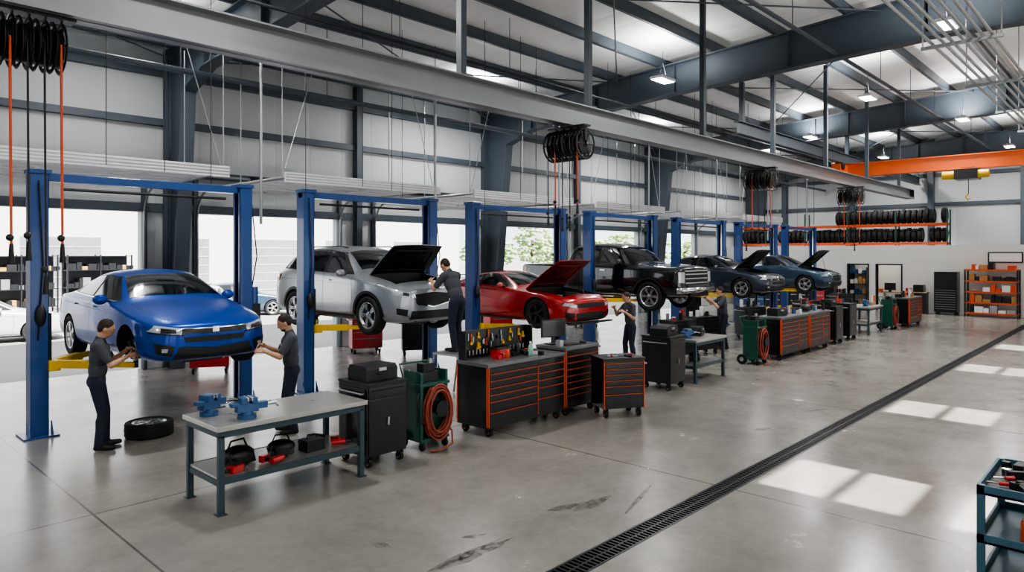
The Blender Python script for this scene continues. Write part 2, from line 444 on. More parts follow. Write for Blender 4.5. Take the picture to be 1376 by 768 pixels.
for z in (.3, 1.1, 1.9):
    x = .1
    while x < 2.7:
        w = random.uniform(.15, .4); b.bx(x, x+w*.9, .08, .5, z, z+random.uniform(.15, .5), random.choice([DARKM, BLACK, DARKM, GALV, DARKM, BLACK, CARDB])); x += w
rk = b.obj('outdoor_storage_rack', (5.9, 36.0, -.02), .1)
inst('outdoor_storage_rack', rk, (9.1, 36.4, -.02), .1)

# ------------------------------------------------------------------ wheels
def wheel_mesh(r, w, name, dark=False, spokes=5):
    b = B(); rr = r*.68; ax = (1, 0, 0)
    prof = [(rr, -w*.42), (r*.86, -w*.5), (r*.96, -w*.46), (r, -w*.34), (r*.985, -w*.2), (r, -w*.1), (r, w*.1), (r*.985, w*.2), (r, w*.34), (r*.96, w*.46), (r*.86, w*.5), (rr, w*.42)]
    b.lathe(prof, (0, 0, 0), ax, RUBBER, 36, closed=True)
    rim = DARKM if dark else ALU
    b.lathe([(rr+.006, -w*.43), (rr+.006, w*.43), (rr-.02, w*.41), (rr-.03, 0), (rr-.02, -w*.41)], (0, 0, 0), ax, rim, 36, closed=True)
    b.lathe([(rr*.6, -w*.05), (rr*.6, w*.05)], (0, 0, 0), ax, DARKM, 24)
    for sg in (-1, 1):
        b.lathe([(.07, sg*w*.1), (.07, sg*w*.32), (.05, sg*w*.38)], (0, 0, 0), ax, rim, 16)
        for k in range(spokes*2):
            base = 2*pi*(k//2)/spokes; a = base+(.13 if k % 2 else -.13)
            p0 = Vector((sg*w*.3, .05*cos(base), .05*sin(base))); p1 = Vector((sg*w*.36, (rr-.01)*cos(a), (rr-.01)*sin(a)))
            mid = (p0+p1)/2; L = (p1-p0).length
            b.box(mid, (.022, L, .034), rim, rx=a)
    return b.mesh(name)
WM = {'sedan': wheel_mesh(.325, .215, 'wheel_sedan'), 'suv': wheel_mesh(.365, .225, 'wheel_suv'), 'coupe': wheel_mesh(.35, .25, 'wheel_coupe', True), 'truck': wheel_mesh(.42, .27, 'wheel_truck', False, 6)}

# ------------------------------------------------------------------ cars
SPEC = {
'sedan': dict(L=4.62, r=.325, ax=(.87, 3.57), tr=.78, hood=(.28, 1.22, .64), st=[
 (0.00, .27, .60, .46, (.57, .60), (.44, .66), (.22, .68), .69),
 (0.09, .20, .78, .48, (.73, .66), (.58, .725), (.3, .75), .755),
 (0.40, .18, .87, .52, (.85, .75), (.68, .815), (.36, .85), .86),
 (0.85, .18, .895, .55, (.875, .82), (.71, .885), (.38, .925), .935),
 (1.22, .18, .90, .56, (.88, .89), (.72, .945), (.40, .985), .995),
 (1.36, .18, .90, .56, (.88, .905), (.70, .995), (.40, 1.045), 1.055),
 (2.00, .18, .90, .56, (.87, .93), (.585, 1.34), (.34, 1.405), 1.415),
 (2.55, .18, .90, .56, (.87, .945), (.59, 1.375), (.34, 1.43), 1.44),
 (3.15, .18, .90, .56, (.87, .96), (.575, 1.33), (.33, 1.385), 1.395),
 (3.80, .19, .895, .57, (.855, .985), (.60, 1.09), (.36, 1.13), 1.14),
 (4.15, .20, .88, .58, (.83, .985), (.62, 1.01), (.36, 1.025), 1.03),
 (4.50, .26, .82, .60, (.76, .96), (.58, .985), (.3, .995), 1.0),
 (4.62, .34, .68, .60, (.64, .86), (.5, .9), (.25, .91), .92)]),
'suv': dict(L=4.5, r=.365, ax=(.86, 3.5), tr=.80, hood=(.28, 1.12, .66), st=[
 (0.00, .32, .60, .58, (.58, .76), (.44, .84), (.22, .86), .87),
 (0.09, .24, .79, .60, (.75, .83), (.60, .92), (.3, .95), .955),
 (0.40, .22, .89, .62, (.87, .92), (.72, 1.00), (.38, 1.04), 1.05),
 (0.85, .22, .92, .64, (.90, .99), (.75, 1.06), (.40, 1.11), 1.12),
 (1.15, .22, .925, .65, (.905, 1.04), (.76, 1.11), (.42, 1.15), 1.16),
 (1.28, .22, .925, .65, (.90, 1.05), (.74, 1.17), (.42, 1.22), 1.23),
 (1.90, .22, .925, .65, (.895, 1.07), (.64, 1.57), (.36, 1.65), 1.66),
 (2.60, .22, .925, .65, (.895, 1.09), (.65, 1.62), (.36, 1.69), 1.70),
 (3.40, .22, .925, .65, (.89, 1.11), (.64, 1.60), (.36, 1.67), 1.68),
 (4.00, .24, .91, .66, (.87, 1.12), (.60, 1.52), (.34, 1.59), 1.60),
 (4.30, .26, .88, .67, (.84, 1.12), (.60, 1.22), (.33, 1.28), 1.29),
 (4.44, .30, .84, .67, (.79, 1.05), (.62, 1.08), (.3, 1.09), 1.10),
 (4.52, .38, .70, .67, (.66, .95), (.5, .98), (.25, .99), 1.0)]),
'coupe': dict(L=4.75, r=.35, ax=(.92, 3.68), tr=.80, hood=(.3, 1.45, .68), st=[
 (0.00, .24, .66, .42, (.62, .56), (.46, .64), (.24, .66), .67),
 (0.09, .15, .84, .45, (.79, .63), (.62, .71), (.3, .73), .735),
 (0.45, .14, .93, .48, (.91, .74), (.72, .80), (.38, .83), .84),
 (0.95, .14, .95, .52, (.94, .82), (.74, .85), (.40, .89), .90),
 (1.50, .14, .93, .52, (.90, .86), (.72, .90), (.42, .935), .945),
 (1.66, .14, .93, .52, (.89, .87), (.70, .95), (.42, .995), 1.005),
 (2.30, .14, .93, .52, (.88, .89), (.58, 1.24), (.34, 1.30), 1.31),
 (2.75, .14, .93, .52, (.89, .90), (.58, 1.27), (.34, 1.325), 1.335),
 (3.35, .15, .95, .54, (.92, .94), (.57, 1.19), (.33, 1.24), 1.25),
 (4.00, .16, .96, .56, (.93, .98), (.64, 1.02), (.36, 1.05), 1.06),
 (4.35, .20, .93, .58, (.88, .96), (.66, 1.0), (.36, 1.01), 1.02),
 (4.66, .26, .86, .60, (.80, .92), (.6, .96), (.3, .97), .975),
 (4.76, .34, .72, .60, (.68, .84), (.5, .87), (.25, .88), .885)]),
'truck': dict(L=5.75, r=.42, ax=(.95, 4.45), tr=.84, hood=None, st=[
 (0.00, .48, .86, .75, (.84, 1.10), (.70, 1.16), (.35, 1.18), 1.19),
 (0.06, .42, .95, .75, (.92, 1.14), (.78, 1.22), (.4, 1.25), 1.26),
 (0.35, .40, .99, .80, (.96, 1.17), (.82, 1.24), (.42, 1.285), 1.295),
 (0.95, .40, 1.0, .80, (.97, 1.20), (.83, 1.27), (.44, 1.32), 1.33),
 (1.35, .40, 1.0, .80, (.97, 1.23), (.83, 1.29), (.45, 1.34), 1.35),
 (1.45, .40, 1.0, .80, (.97, 1.24), (.82, 1.33), (.45, 1.39), 1.40),
 (2.00, .40, 1.0, .80, (.97, 1.26), (.73, 1.80), (.40, 1.88), 1.89),
 (2.70, .40, 1.0, .80, (.97, 1.27), (.74, 1.86), (.40, 1.93), 1.94),
 (3.65, .40, 1.0, .80, (.97, 1.27), (.73, 1.83), (.40, 1.90), 1.91),
 (3.80, .40, 1.0, .80, (.97, 1.27), (.74, 1.76), (.40, 1.83), 1.84),
 (3.88, .40, 1.0, .80, (.97, 1.27), (.84, 1.31), (.40, 1.31), 1.31),
 (4.20, .42, 1.0, .80, (.97, 1.27), (.84, 1.30), (.40, 1.30), 1.30),
 (5.55, .46, 1.0, .80, (.97, 1.27), (.84, 1.30), (.40, 1.30), 1.30),
 (5.70, .50, .96, .80, (.94, 1.25), (.82, 1.28), (.40, 1.28), 1.28),
 (5.78, .55, .92, .80, (.90, 1.18), (.80, 1.2), (.40, 1.2), 1.2)])}
def resample(P, n):
    P = [Vector(p) for p in P]; d = [0]
    for i in range(len(P)-1): d.append(d[-1]+(P[i+1]-P[i]).length)
    out = []
    for k in range(n+1):
        t = d[-1]*k/n; i = 0
        while i < len(P)-2 and d[i+1] < t: i += 1
        u = (t-d[i])/max(1e-9, d[i+1]-d[i]); out.append(P[i].lerp(P[i+1], min(1, u)))
    return out
def caster(axis, p, bvh):
    a, c = p
    if axis == 'side': h = bvh.ray_cast(Vector((3, a, c)), Vector((-1, 0, 0)))
    elif axis == 'top': h = bvh.ray_cast(Vector((a, c, 4)), Vector((0, 0, -1)))
    elif axis == 'front': h = bvh.ray_cast(Vector((a, -3, c)), Vector((0, 1, 0)))
    else: h = bvh.ray_cast(Vector((a, 12, c)), Vector((0, -1, 0)))
    return (h[0], h[1]) if h[0] is not None else (None, None)
def patch(b, bvh, axis, A, C, mat, off=.004, n=14, m=6, mirror=True):
    A = resample(A, n); C = resample(C, n)
    for sg in ((1, -1) if mirror else (1,)):
        vs = []; ok = []
        for j in range(m+1):
            for i in range(n+1):
                q = A[i].lerp(C[i], j/m); h, nn = caster(axis, q, bvh)
                if h is None: vs.append(Vector((0, 0, 0))); ok.append(False)
                else:
                    if axis == 'side' and nn.x < 0: nn = -nn
                    v = h+nn*off; vs.append(Vector((v.x*sg, v.y, v.z))); ok.append(True)
        fs = []
        for j in range(m):
            for i in range(n):
                q = (j*(n+1)+i, j*(n+1)+i+1, (j+1)*(n+1)+i+1, (j+1)*(n+1)+i)
                if all(ok[k] for k in q): fs.append(q)
        b.add(vs, fs, mat, True)
def seam(b, bvh, axis, P, mat, w=.007, off=.003, mirror=True, n=24):
    P = resample(P, n); A = []; C = []
    for i in range(len(P)):
        t = (P[min(i+1, n)]-P[max(i-1, 0)]); t.normalize(); q = Vector((-t.y, t.x))*w/2
        A.append(P[i]+q); C.append(P[i]-q)
    patch(b, bvh, axis, A, C, mat, off, n, 1, mirror)

def build_body(kind, open_hood, paint):
    S = SPEC[kind]; vs = []; fs = []
    for (y, zb, w, zm, be, te, ue, zc) in S['st']:
        h = [(0, zb), (w*.82, zb), (w*.975, zb+.09), (w, zm), be, te, ue, (0, zc)]
        ring = [(x, y, z) for x, z in h] + [(-x, y, z) for x, z in reversed(h[1:-1])]
        vs += ring
    N = 14; K = len(S['st'])
    for k in range(K-1):
        for i in range(N):
            j = (i+1) % N; fs.append((k*N+i, k*N+j, (k+1)*N+j, (k+1)*N+i))
    for k in (0, K-1):
        o = k*N
        def f(*q): fs.append(tuple(o+t for t in q))
        f(0, 1, 13); 
        for i in range(1, 6): f(i, i+1, N-i-1, N-i)
        f(6, 7, 8)
    me = bpy.data.meshes.new('t'); me.from_pydata(vs, [], fs)
    bm = bmesh.new(); bm.from_mesh(me); bmesh.ops.recalc_face_normals(bm, faces=bm.faces)
    cr = bm.edges.layers.float.get('crease_edge') or bm.edges.layers.float.new('crease_edge')
    bm.edges.ensure_lookup_table()
    for e in bm.edges:
        a, c = e.verts[0].index % N, e.verts[1].index % N
        if a == c and a in (4, 10): e[cr] = .45
        if a == c and a in (5, 9): e[cr] = .3
    bm.to_mesh(me); bm.free()
    o = bpy.data.objects.new('t', me); COL.objects.link(o)
    s = o.modifiers.new('s', 'SUBSURF'); s.levels = 3; s.render_levels = 3
    m1 = bake(o)
    bm = bmesh.new(); bm.from_mesh(m1); bvh = BVHTree.FromBMesh(bm); bm.free()
    cuts = []; cb = B(); R = S['r']*1.13
    for ya in S['ax']:
        for sg in (1, -1):
            cb.cyl((sg*.60, ya, S['r']), (sg*1.3, ya, S['r']), R, BLACK, n=40)
    me2 = bpy.data.meshes.new('c'); 
    bmc = bmesh.new(); tm = cb.mesh('c'); bmc.from_mesh(tm); bmesh.ops.remove_doubles(bmc, verts=bmc.verts, dist=1e-4); bmesh.ops.recalc_face_normals(bmc, faces=bmc.faces); bmc.to_mesh(me2); bmc.free()
    co = bpy.data.objects.new('c', me2); COL.objects.link(co); cuts.append(co)
    boxes = []
    if open_hood and S['hood']:
        y0, y1, w = S['hood']; z0 = S['r']+.15
        boxes.append((-w, w, y0, y1, z0, 2.0))
    if kind == 'truck': boxes.append((-.80, .80, 3.98, 5.62, .85, 2.5))
    for q in boxes:
        cb = B(); cb.bx(*q, BLACK); c2 = bpy.data.objects.new('c', cb.mesh('c')); COL.objects.link(c2); cuts.append(c2)
    o2 = bpy.data.objects.new('t2', m1); COL.objects.link(o2)
    for c in cuts:
        md = o2.modifiers.new('b', 'BOOLEAN'); md.operation = 'DIFFERENCE'; md.object = c; md.solver = 'EXACT'
    m3 = bake(o2)
    for q in [o, o2]+cuts: bpy.data.objects.remove(q)
    m3.materials.clear(); m3.materials.append(paint); m3.materials.append(BLACK)
    dark = []
    for p in m3.polygons:
        c = p.center; d = False
        for ya in S['ax']:
            if sqrt((c.y-ya)**2+(c.z-S['r'])**2) < R+.003 and abs(c.x) > .58: d = True
        for q in boxes:
            if q[0]-.002 < c.x < q[1]+.002 and q[2]-.002 < c.y < q[3]+.002 and c.z > q[4]-.002:
                if not (q[0]+.01 < c.x < q[1]-.01 and q[2]+.01 < c.y < q[3]-.01 and c.z > q[4]+.02): d = True
        if c.z < S['st'][5][1]+.03 and abs(p.normal.z) > .6: d = True
        dark.append(1 if d else 0)
    m3.polygons.foreach_set('material_index', dark); m3.polygons.foreach_set('use_smooth', [True]*len(m3.polygons))
    m3.set_sharp_from_angle(angle=radians(38))
    return m3, bvh

def car(name, kind, paint, loc, rz=0, open_hood=False, hood_ang=50, under=None, skip_wheel=None):
    S = SPEC[kind]; root = empty(name, loc, rz)
    me, bvh = build_body(kind, open_hood, paint)
    me.name = name+'_body'
    bo = bpy.data.objects.new('body', me); COL.objects.link(bo); bo.parent = root
    b = B(); P = lambda *a, **k: patch(b, bvh, *a, **k); Sm = lambda *a, **k: seam(b, bvh, *a, **k)
    if kind == 'sedan':
        P('side', [(1.42, .985), (3.72, 1.055)], [(2.05, 1.315), (2.5, 1.345), (3.05, 1.315), (3.5, 1.19)], BLACK, .003, 30, 6)
        P('side', [(1.60, 1.0), (2.44, 1.02)], [(2.06, 1.28), (2.25, 1.315), (2.44, 1.325)], GLASS, .007)
        P('side', [(2.52, 1.022), (3.34, 1.05)], [(2.52, 1.325), (2.9, 1.31), (3.26, 1.22)], GLASS, .007)
        P('top', [(-.66, 1.40), (0, 1.34), (.66, 1.40)], [(-.52, 2.03), (0, 1.98), (.52, 2.03)], GLASS, .005, 20, 8, mirror=False)
        P('top', [(-.50, 3.12), (.50, 3.12)], [(-.56, 3.82), (.56, 3.82)], GLASS, .005, 20, 8, mirror=False)
        Sm('side', [(1.42, .30), (1.38, .6), (1.42, .93)], BLACK); Sm('side', [(2.48, .28), (2.48, 1.0)], BLACK); Sm('side', [(3.42, 1.03), (3.40, .75), (3.1, .5), (3.02, .28)], BLACK)
        Sm('side', [(1.42, .27), (3.02, .27)], BLACK); Sm('side', [(1.2, .80), (2.4, .84), (3.9, .88)], DARKM, .005)
        Sm('side', [(1.5, .975), (3.7, 1.04)], CHROME, .014, .006)
        for sg in (1, -1): Sm('top', [(sg*.63, .22), (sg*.69, .8), (sg*.70, 1.22)], BLACK, .008, .003, mirror=False)
        Sm('top', [(-.62, .2), (0, .13), (.62, .2)], BLACK, .008, .003, mirror=False)
        P('front', [(0, .575), (.46, .585)], [(0, .655), (.44, .665)], BLACKM, .006); P('front', [(0, .643), (.48, .648)], [(0, .655), (.46, .665)], CHROME, .01)
        P('front', [(.46, .575), (.81, .63)], [(.44, .66), (.74, .705)], LAMPG, .007); P('front', [(.42, .555), (.80, .605)], [(.42, .572), (.80, .625)], BLACK, .008)
        P('front', [(.52, .592), (.70, .615)], [(.52, .645), (.69, .672)], BLACKM, .010)
        P('front', [(0, .25), (.56, .25)], [(0, .38), (.48, .42)], BLACK, .005); P('front', [(.58, .29), (.74, .33)], [(.54, .43), (.77, .48)], BLACK, .006)
        P('front', [(0, .46), (.4, .47)], [(0, .54), (.43, .54)], BLACK, .004)
        P('front', [(.63, .35), (.69, .355)], [(.62, .40), (.69, .405)], LAMPG, .012, 6, 4)
        for zz in (.28, .315, .35): Sm('front', [(-.5, zz), (.5, zz)], DARKM, .008, .009, mirror=False)
        for zz in (.48, .51): Sm('front', [(-.4, zz), (.4, zz)], DARKM, .008, .008, mirror=False)
        P('front', [(-.045, .59), (.045, .59)], [(-.045, .665), (.045, .665)], CHROME, .014, 4, 2, mirror=False)
        P('rear', [(.3, .72), (.76, .72)], [(.3, .84), (.74, .86)], TAIL, .006); P('side', [(4.25, .74), (4.5, .74)], [(4.22, .86), (4.5, .87)], TAIL, .007)
        mir = (.95, 1.72, 1.0)
    elif kind == 'suv':
        P('side', [(1.36, 1.12), (4.12, 1.2)], [(1.95, 1.54), (2.5, 1.59), (3.4, 1.575), (4.0, 1.46)], BLACK, .003, 30, 6)
        P('side', [(1.56, 1.14), (2.32, 1.16)], [(2.0, 1.51), (2.2, 1.56), (2.32, 1.565)], GLASS, .007)
        P('side', [(2.42, 1.165), (3.28, 1.185)], [(2.42, 1.565), (3.0, 1.565), (3.22, 1.555)], GLASS, .007)
        P('side', [(3.38, 1.19), (3.95, 1.22)], [(3.34, 1.55), (3.6, 1.53), (3.85, 1.47)], GLASS, .007)
        P('top', [(-.68, 1.33), (0, 1.26), (.68, 1.33)], [(-.55, 1.95), (0, 1.88), (.55, 1.95)], GLASS, .005, 20, 8, mirror=False)
        Sm('side', [(1.38, .36), (1.33, .7), (1.38, 1.08)], BLACK); Sm('side', [(2.37, .36), (2.37, 1.15)], BLACK); Sm('side', [(3.36, 1.18), (3.32, .9), (3.05, .6), (2.98, .36)], BLACK)
        Sm('side', [(1.3, .93), (2.4, .97), (4.1, 1.0)], DARKM, .005)
        P('side', [(1.32, .24), (3.04, .24)], [(1.3, .36), (3.02, .36)], BLACK, .006)
        P('front', [(0, .54), (.38, .58)], [(0, .81), (.45, .77)], BLACK, .006)
        for zz in (.62, .67, .73): Sm('front', [(-.41, zz), (.41, zz)], DARKM, .012, .01, mirror=False)
        Sm('front', [(-.46, .78), (-.38, .60), (0, .53), (.38, .60), (.46, .78)], CHROME, .02, .012, mirror=False)
        P('front', [(.46, .71), (.80, .77)], [(.46, .80), (.77, .86)], LAMPG, .008); P('front', [(.56, .74), (.68, .76)], [(.56, .79), (.67, .82)], BLACKM, .012)
        P('front', [(0, .32), (.55, .32)], [(0, .47), (.5, .47)], BLACK, .005); P('front', [(.6, .38), (.76, .42)], [(.58, .5), (.77, .53)], BLACK, .006)
        P('side', [(4.2, .95), (4.46, .95)], [(4.1, 1.09), (4.42, 1.1)], TAIL, .007); P('rear', [(.4, .95), (.8, .95)], [(.4, 1.06), (.76, 1.08)], TAIL, .007)
        for sg in (1, -1): b.tube([(sg*.58, 1.95, 1.64), (sg*.6, 2.2, 1.67), (sg*.6, 3.6, 1.655), (sg*.57, 3.9, 1.60)], .014, BLACK, 6)
        mir = (.98, 1.62, 1.15)
        for ya in S['ax']:
            Sm('side', [(ya+cos(a)*S['r']*1.2, S['r']+sin(a)*S['r']*1.2) for a in [pi*k/14 for k in range(15)]], BLACK, .055, .006, n=40)
    elif kind == 'coupe':
        P('side', [(1.72, .935), (3.35, 1.0)], [(2.35, 1.225), (2.7, 1.255), (3.1, 1.2)], BLACK, .003, 26, 6)
        P('side', [(1.92, .95), (2.85, .98)], [(2.38, 1.19), (2.6, 1.235), (2.82, 1.23)], GLASS, .007)
        P('side', [(2.93, .985), (3.25, 1.0)], [(2.91, 1.215), (3.04, 1.17)], GLASS, .007)
        P('top', [(-.66, 1.70), (0, 1.64), (.66, 1.70)], [(-.52, 2.33), (0, 2.28), (.52, 2.33)], GLASS, .005, 20, 8, mirror=False)
        P('top', [(-.48, 2.9), (.48, 2.9)], [(-.56, 3.9), (.56, 3.9)], GLASS, .005, 20, 8, mirror=False)
        Sm('side', [(1.62, .24), (1.56, .55), (1.66, .9)], BLACK); Sm('side', [(2.95, .97), (2.98, .6), (2.86, .24)], BLACK); Sm('side', [(1.4, .62), (2.4, .66), (3.1, .78)], DARKM, .008)
        P('side', [(1.45, .16), (3.1, .16)], [(1.45, .23), (3.1, .23)], BLACK, .006)
        P('front', [(0, .50), (.5, .50)], [(0, .61), (.52, .60)], BLACK, .006); P('front', [(0, .22), (.5, .22)], [(0, .40), (.56, .38)], BLACK, .006)
        P('front', [(.54, .50), (.84, .56)], [(.54, .58), (.8, .63)], LAMPG, .008); P('front', [(.62, .25), (.8, .28)], [(.6, .38), (.82, .42)], BLACK, .007)
        P('side', [(4.4, .78), (4.66, .78)], [(4.38, .88), (4.64, .88)], TAIL, .007); P('rear', [(.3, .74), (.8, .74)], [(.3, .86), (.78, .86)], TAIL, .007)
        b.box((0, 4.5, 1.16), (1.5, .22, .025), BLACKM); b.box((.55, 4.5, 1.08), (.03, .12, .15), BLACKM); b.box((-.55, 4.5, 1.08), (.03, .12, .15), BLACKM)
        b.bx(-.8, .8, -.03, .1, .13, .16, BLACK)
        mir = (.97, 2.02, .98)
    else:
        P('side', [(1.58, 1.3), (3.72, 1.32)], [(2.05, 1.78), (2.6, 1.81), (3.66, 1.78)], BLACK, .003, 26, 6)
        P('side', [(1.75, 1.32), (2.62, 1.33)], [(2.1, 1.75), (2.4, 1.78), (2.62, 1.785)], GLASS, .007)
        P('side', [(2.72, 1.33), (3.6, 1.335)], [(2.72, 1.785), (3.2, 1.78), (3.58, 1.76)], GLASS, .007)
        P('top', [(-.74, 1.5), (0, 1.44), (.74, 1.5)], [(-.64, 2.04), (0, 1.98), (.64, 2.04)], GLASS, .005, 20, 8, mirror=False)
        Sm('side', [(1.52, .5), (1.5, .9), (1.55, 1.26)], DARKM); Sm('side', [(2.67, .5), (2.67, 1.3)], DARKM); Sm('side', [(3.72, 1.3), (3.72, .9), (3.6, .5)], DARKM); Sm('side', [(3.9, .5), (3.9, 1.26)], DARKM, .014)
        P('front', [(0, .74), (.62, .74)], [(0, 1.12), (.62, 1.12)], DARKM, .006)
        for zz in (.80, .92, 1.04): Sm('front', [(-.62, zz), (.62, zz)], CHROME, .03, .016, mirror=False)
        Sm('front', [(-.64, 1.13), (.64, 1.13)], CHROME, .03, .014, mirror=False)
        P('front', [(.65, .80), (.90, .82)], [(.65, 1.10), (.90, 1.10)], LAMPG, .01)
        b.tube([(-.92, .1, .60), (-.8, -.06, .60), (.8, -.06, .60), (.92, .1, .60)], .09, CHROME, 10); b.bx(-.5, .5, -.1, 0, .42, .54, BLACK)
        P('side', [(5.5, .98), (5.7, .98)], [(5.5, 1.2), (5.7, 1.2)], TAIL, .01)
        for sg in (1, -1):
            b.tube([(sg*1.0, 1.6, .36), (sg*1.05, 1.9, .33), (sg*1.05, 3.6, .33), (sg*1.0, 3.8, .36)], .045, BLACK, 8)
        for ya in S['ax']:
            Sm('side', [(ya+cos(a)*S['r']*1.2, S['r']+sin(a)*S['r']*1.2) for a in [pi*k/14 for k in range(15)]], BLACK, .05, .01, n=40)
        mir = (1.09, 1.85, 1.36)
    for sg in (1, -1):
        sc = 1.35 if kind == 'truck' else 1
        b.sph((sg*mir[0], mir[1], mir[2]), (.105*sc, .055, .075*sc), paint, 12, 8); b.cyl((sg*(mir[0]-.17), mir[1]+.02, mir[2]-.03), (sg*mir[0], mir[1], mir[2]-.02), .02, BLACK, n=6)
        dz = {'sedan': (.87, (2.3, 3.25)), 'suv': (1.0, (2.18, 3.15)), 'coupe': (.82, (2.8,)), 'truck': (1.13, (2.5, 3.55))}[kind]
        for yy in dz[1]:
            h, nn = caster('side', (yy, dz[0]), bvh)
            if h: b.box((sg*(h.x+.02), yy, dz[0]), (.02, .17, .025), paint if kind != 'truck' else CHROME)
    zb = S['st'][5][1]
    b.bx(-.25, .25, .5, S['L']-.6, zb-.05, zb+.05, DARKM); b.cyl((.3, 1.2, zb-.02), (.3, S['L']-.5, zb-.02), .035, ALU, n=8)
    for ya in S['ax']: b.cyl((-.78, ya, S['r']), (.78, ya, S['r']), .045, DARKM, n=8)
    if open_hood and S['hood']:
        y0, y1, w = S['hood']; z0 = S['r']+.15
        b.bx(-.28, .28, y0+.25, y1-.25, z0, z0+.27, DARKM); b.bx(-.22, .22, y0+.3, y1-.3, z0+.27, z0+.32, BLACKM)
        b.bx(.36, .56, y0+.45, y1-.2, z0, z0+.28, BLACK); b.sph((-.45, y1-.25, z0+.2), (.1, .1, .12), WHITE); b.cyl((-.45, y0+.3, z0), (-.45, y0+.3, z0+.28), .08, GALV)
        b.tube([(-.5, y0+.12, z0+.2), (0, y0+.1, z0+.27), (.5, y0+.12, z0+.2)], .035, BLACK); b.tube([(.3, y0+.15, z0+.2), (.45, y0+.3, z0+.33), (.4, y1-.3, z0+.3)], .03, RUBBER)
        nx, ny = 16, 12; th = .035; up = []; dn = []
        for j in range(ny+1):
            y = y0+(y1-y0)*j/ny
            for i in range(nx+1):
                ww = w+.03-.10*(1-j/ny)**2; x = -ww+2*ww*i/nx; h, nn = caster('top', (x, y), bvh)
                z = h.z if h else 1.0; up.append(Vector((x, y, z+.004))); 
                ins = .0 if 0 < i < nx and 0 < j < ny else .02
                dn.append(Vector((x*.985, y, z-th+ins)))
        hinge = Vector((0, y1-.01, caster('top', (.5, y1), bvh)[0].z+.01))
        Rm = Matrix.Rotation(-radians(hood_ang), 3, 'X')
        up = [Rm @ (v-hinge)+hinge for v in up]; dn = [Rm @ (v-hinge)+hinge for v in dn]
        F = []; W1 = nx+1
        for j in range(ny):
            for i in range(nx): F.append((j*W1+i, j*W1+i+1, (j+1)*W1+i+1, (j+1)*W1+i))
        hb = B(); hb.add(up, F, paint, True); hb.add(dn, F, under or BLACK, True)
        edge = [i for i in range(nx+1)]+[j*W1+nx for j in range(1, ny+1)]+[ny*W1+i for i in range(nx-1, -1, -1)]+[j*W1 for j in range(ny-1, 0, -1)]
        E = len(edge); ev = [up[k] for k in edge]+[dn[k] for k in edge]
        hb.add(ev, [(k, (k+1) % E, E+(k+1) % E, E+k) for k in range(E)], paint)
        for (i0, j0, i1, j1) in ((2, 2, 8, 8), (14, 2, 8, 8), (2, 10, 14, 10), (2, 2, 2, 10), (14, 2, 14, 10), (2, 2, 14, 2)):
            hb.cyl(dn[j0*W1+i0], dn[j1*W1+i1], .016, under or BLACK, n=6)
        hb.obj('hood', parent=root)
        b.cyl((w-.05, y0+.3, z0+.2), Rm @ (Vector((w-.06, y0+.25, 1.0))-hinge)+hinge, .008, DARKM, n=6)
    b.obj('trim_parts', parent=root)
    k = 0
    for ya in S['ax']:
        for sg in (-1, 1):
            if skip_wheel == (sg, ya == S['ax'][0]):
                h = B()
                h.lathe([(.15, -.012), (.15, .012)], (sg*(S['tr']-.02), ya, S['r']), (1, 0, 0), ALU, 30)
                h.lathe([(.08, 0), (.08, .05), (.035, .06), (.03, .09)], (sg*(S['tr']-.02), ya, S['r']), (sg, 0, 0), DARKM, 20)
                for q in range(5):
                    a = q*2*pi/5; c = Vector((sg*(S['tr']+.03), ya+.057*cos(a), S['r']+.057*sin(a))); h.cyl(c, c+Vector((sg*.03, 0, 0)), .007, CHROME, n=6)
                h.box((sg*(S['tr']-.03), ya+.12, S['r']+.03), (.09, .09, .17), DARKM)
                h.cyl((sg*(S['tr']-.14), ya, S['r']+.02), (sg*(S['tr']-.2), ya, S['r']+.3), .035, BLACK, n=10)
                h.tube([(sg*(S['tr']-.18), ya, S['r']+.05+.03*q) for q in range(9)], .05, DARKM, 8)
                h.obj('brake_disc', parent=root); continue
            k += 1
            w = bpy.data.objects.new('wheel_%d' % k, WM[kind]); COL.objects.link(w); w.parent = root; w.location = (sg*S['tr'], ya, S['r'])
    return root

PB = M('paint_blue', '#0b3f97', .30, .3, .05, 2, coat=.3, rvar=.02, spec=.2)
PS = M('paint_silver', '#a0a5aa', .28, .6, .04, 2, coat=.7, rvar=.02)
PR = M('paint_red', '#a90a11', .22, .2, .05, 2, coat=1.0, rvar=.02)
PK = M('paint_black', '#0a0c12', .15, .2, .1, 2, coat=1.0, rvar=.02)
PG = M('paint_grey', '#3d4651', .25, .5, .05, 2, coat=.8, rvar=.02)
PN = M('paint_slate_blue', '#3d5368', .25, .5, .05, 2, coat=.8, rvar=.02)
UR = M('paint_red_under', '#5c0a0e', .4)
CARS = [
 ('sedan_car', 'sedan', PB, 4.2, 9.62, .97, False, None),
 ('suv_car', 'suv', PS, 8.45, 9.95, 1.12, True, None),
 ('sports_coupe_car', 'coupe', PR, 12.95, 9.62, .90, True, UR),
 ('pickup_truck', 'truck', PK, 17.6, 9.45, 1.03, False, None),
 ('sedan_car', 'sedan', PG, 22.4, 9.1, 1.18, True, None),
 ('sedan_car', 'sedan', PN, 27.1, 8.8, 1.18, True, None)]
for nm, kd, pt, x, y, z, oh, un in CARS:
    car(nm, kd, pt, (x, y, z), 0, oh, 50 if kd != 'coupe' else 42, un, skip_wheel=(-1, True) if pt is PB else None)
def clone(root, name, loc, rz, paint=None):
    e = empty(name, loc, rz)
    for c in [o for o in bpy.data.objects if o.parent == root]:
        q = bpy.data.objects.new(c.name.split('.')[0], c.data); COL.objects.link(q); q.parent = e; q.location = c.location
    return e
ext = car('sedan_car', 'sedan', PN, (15.7, 28.3, -.02), radians(70))
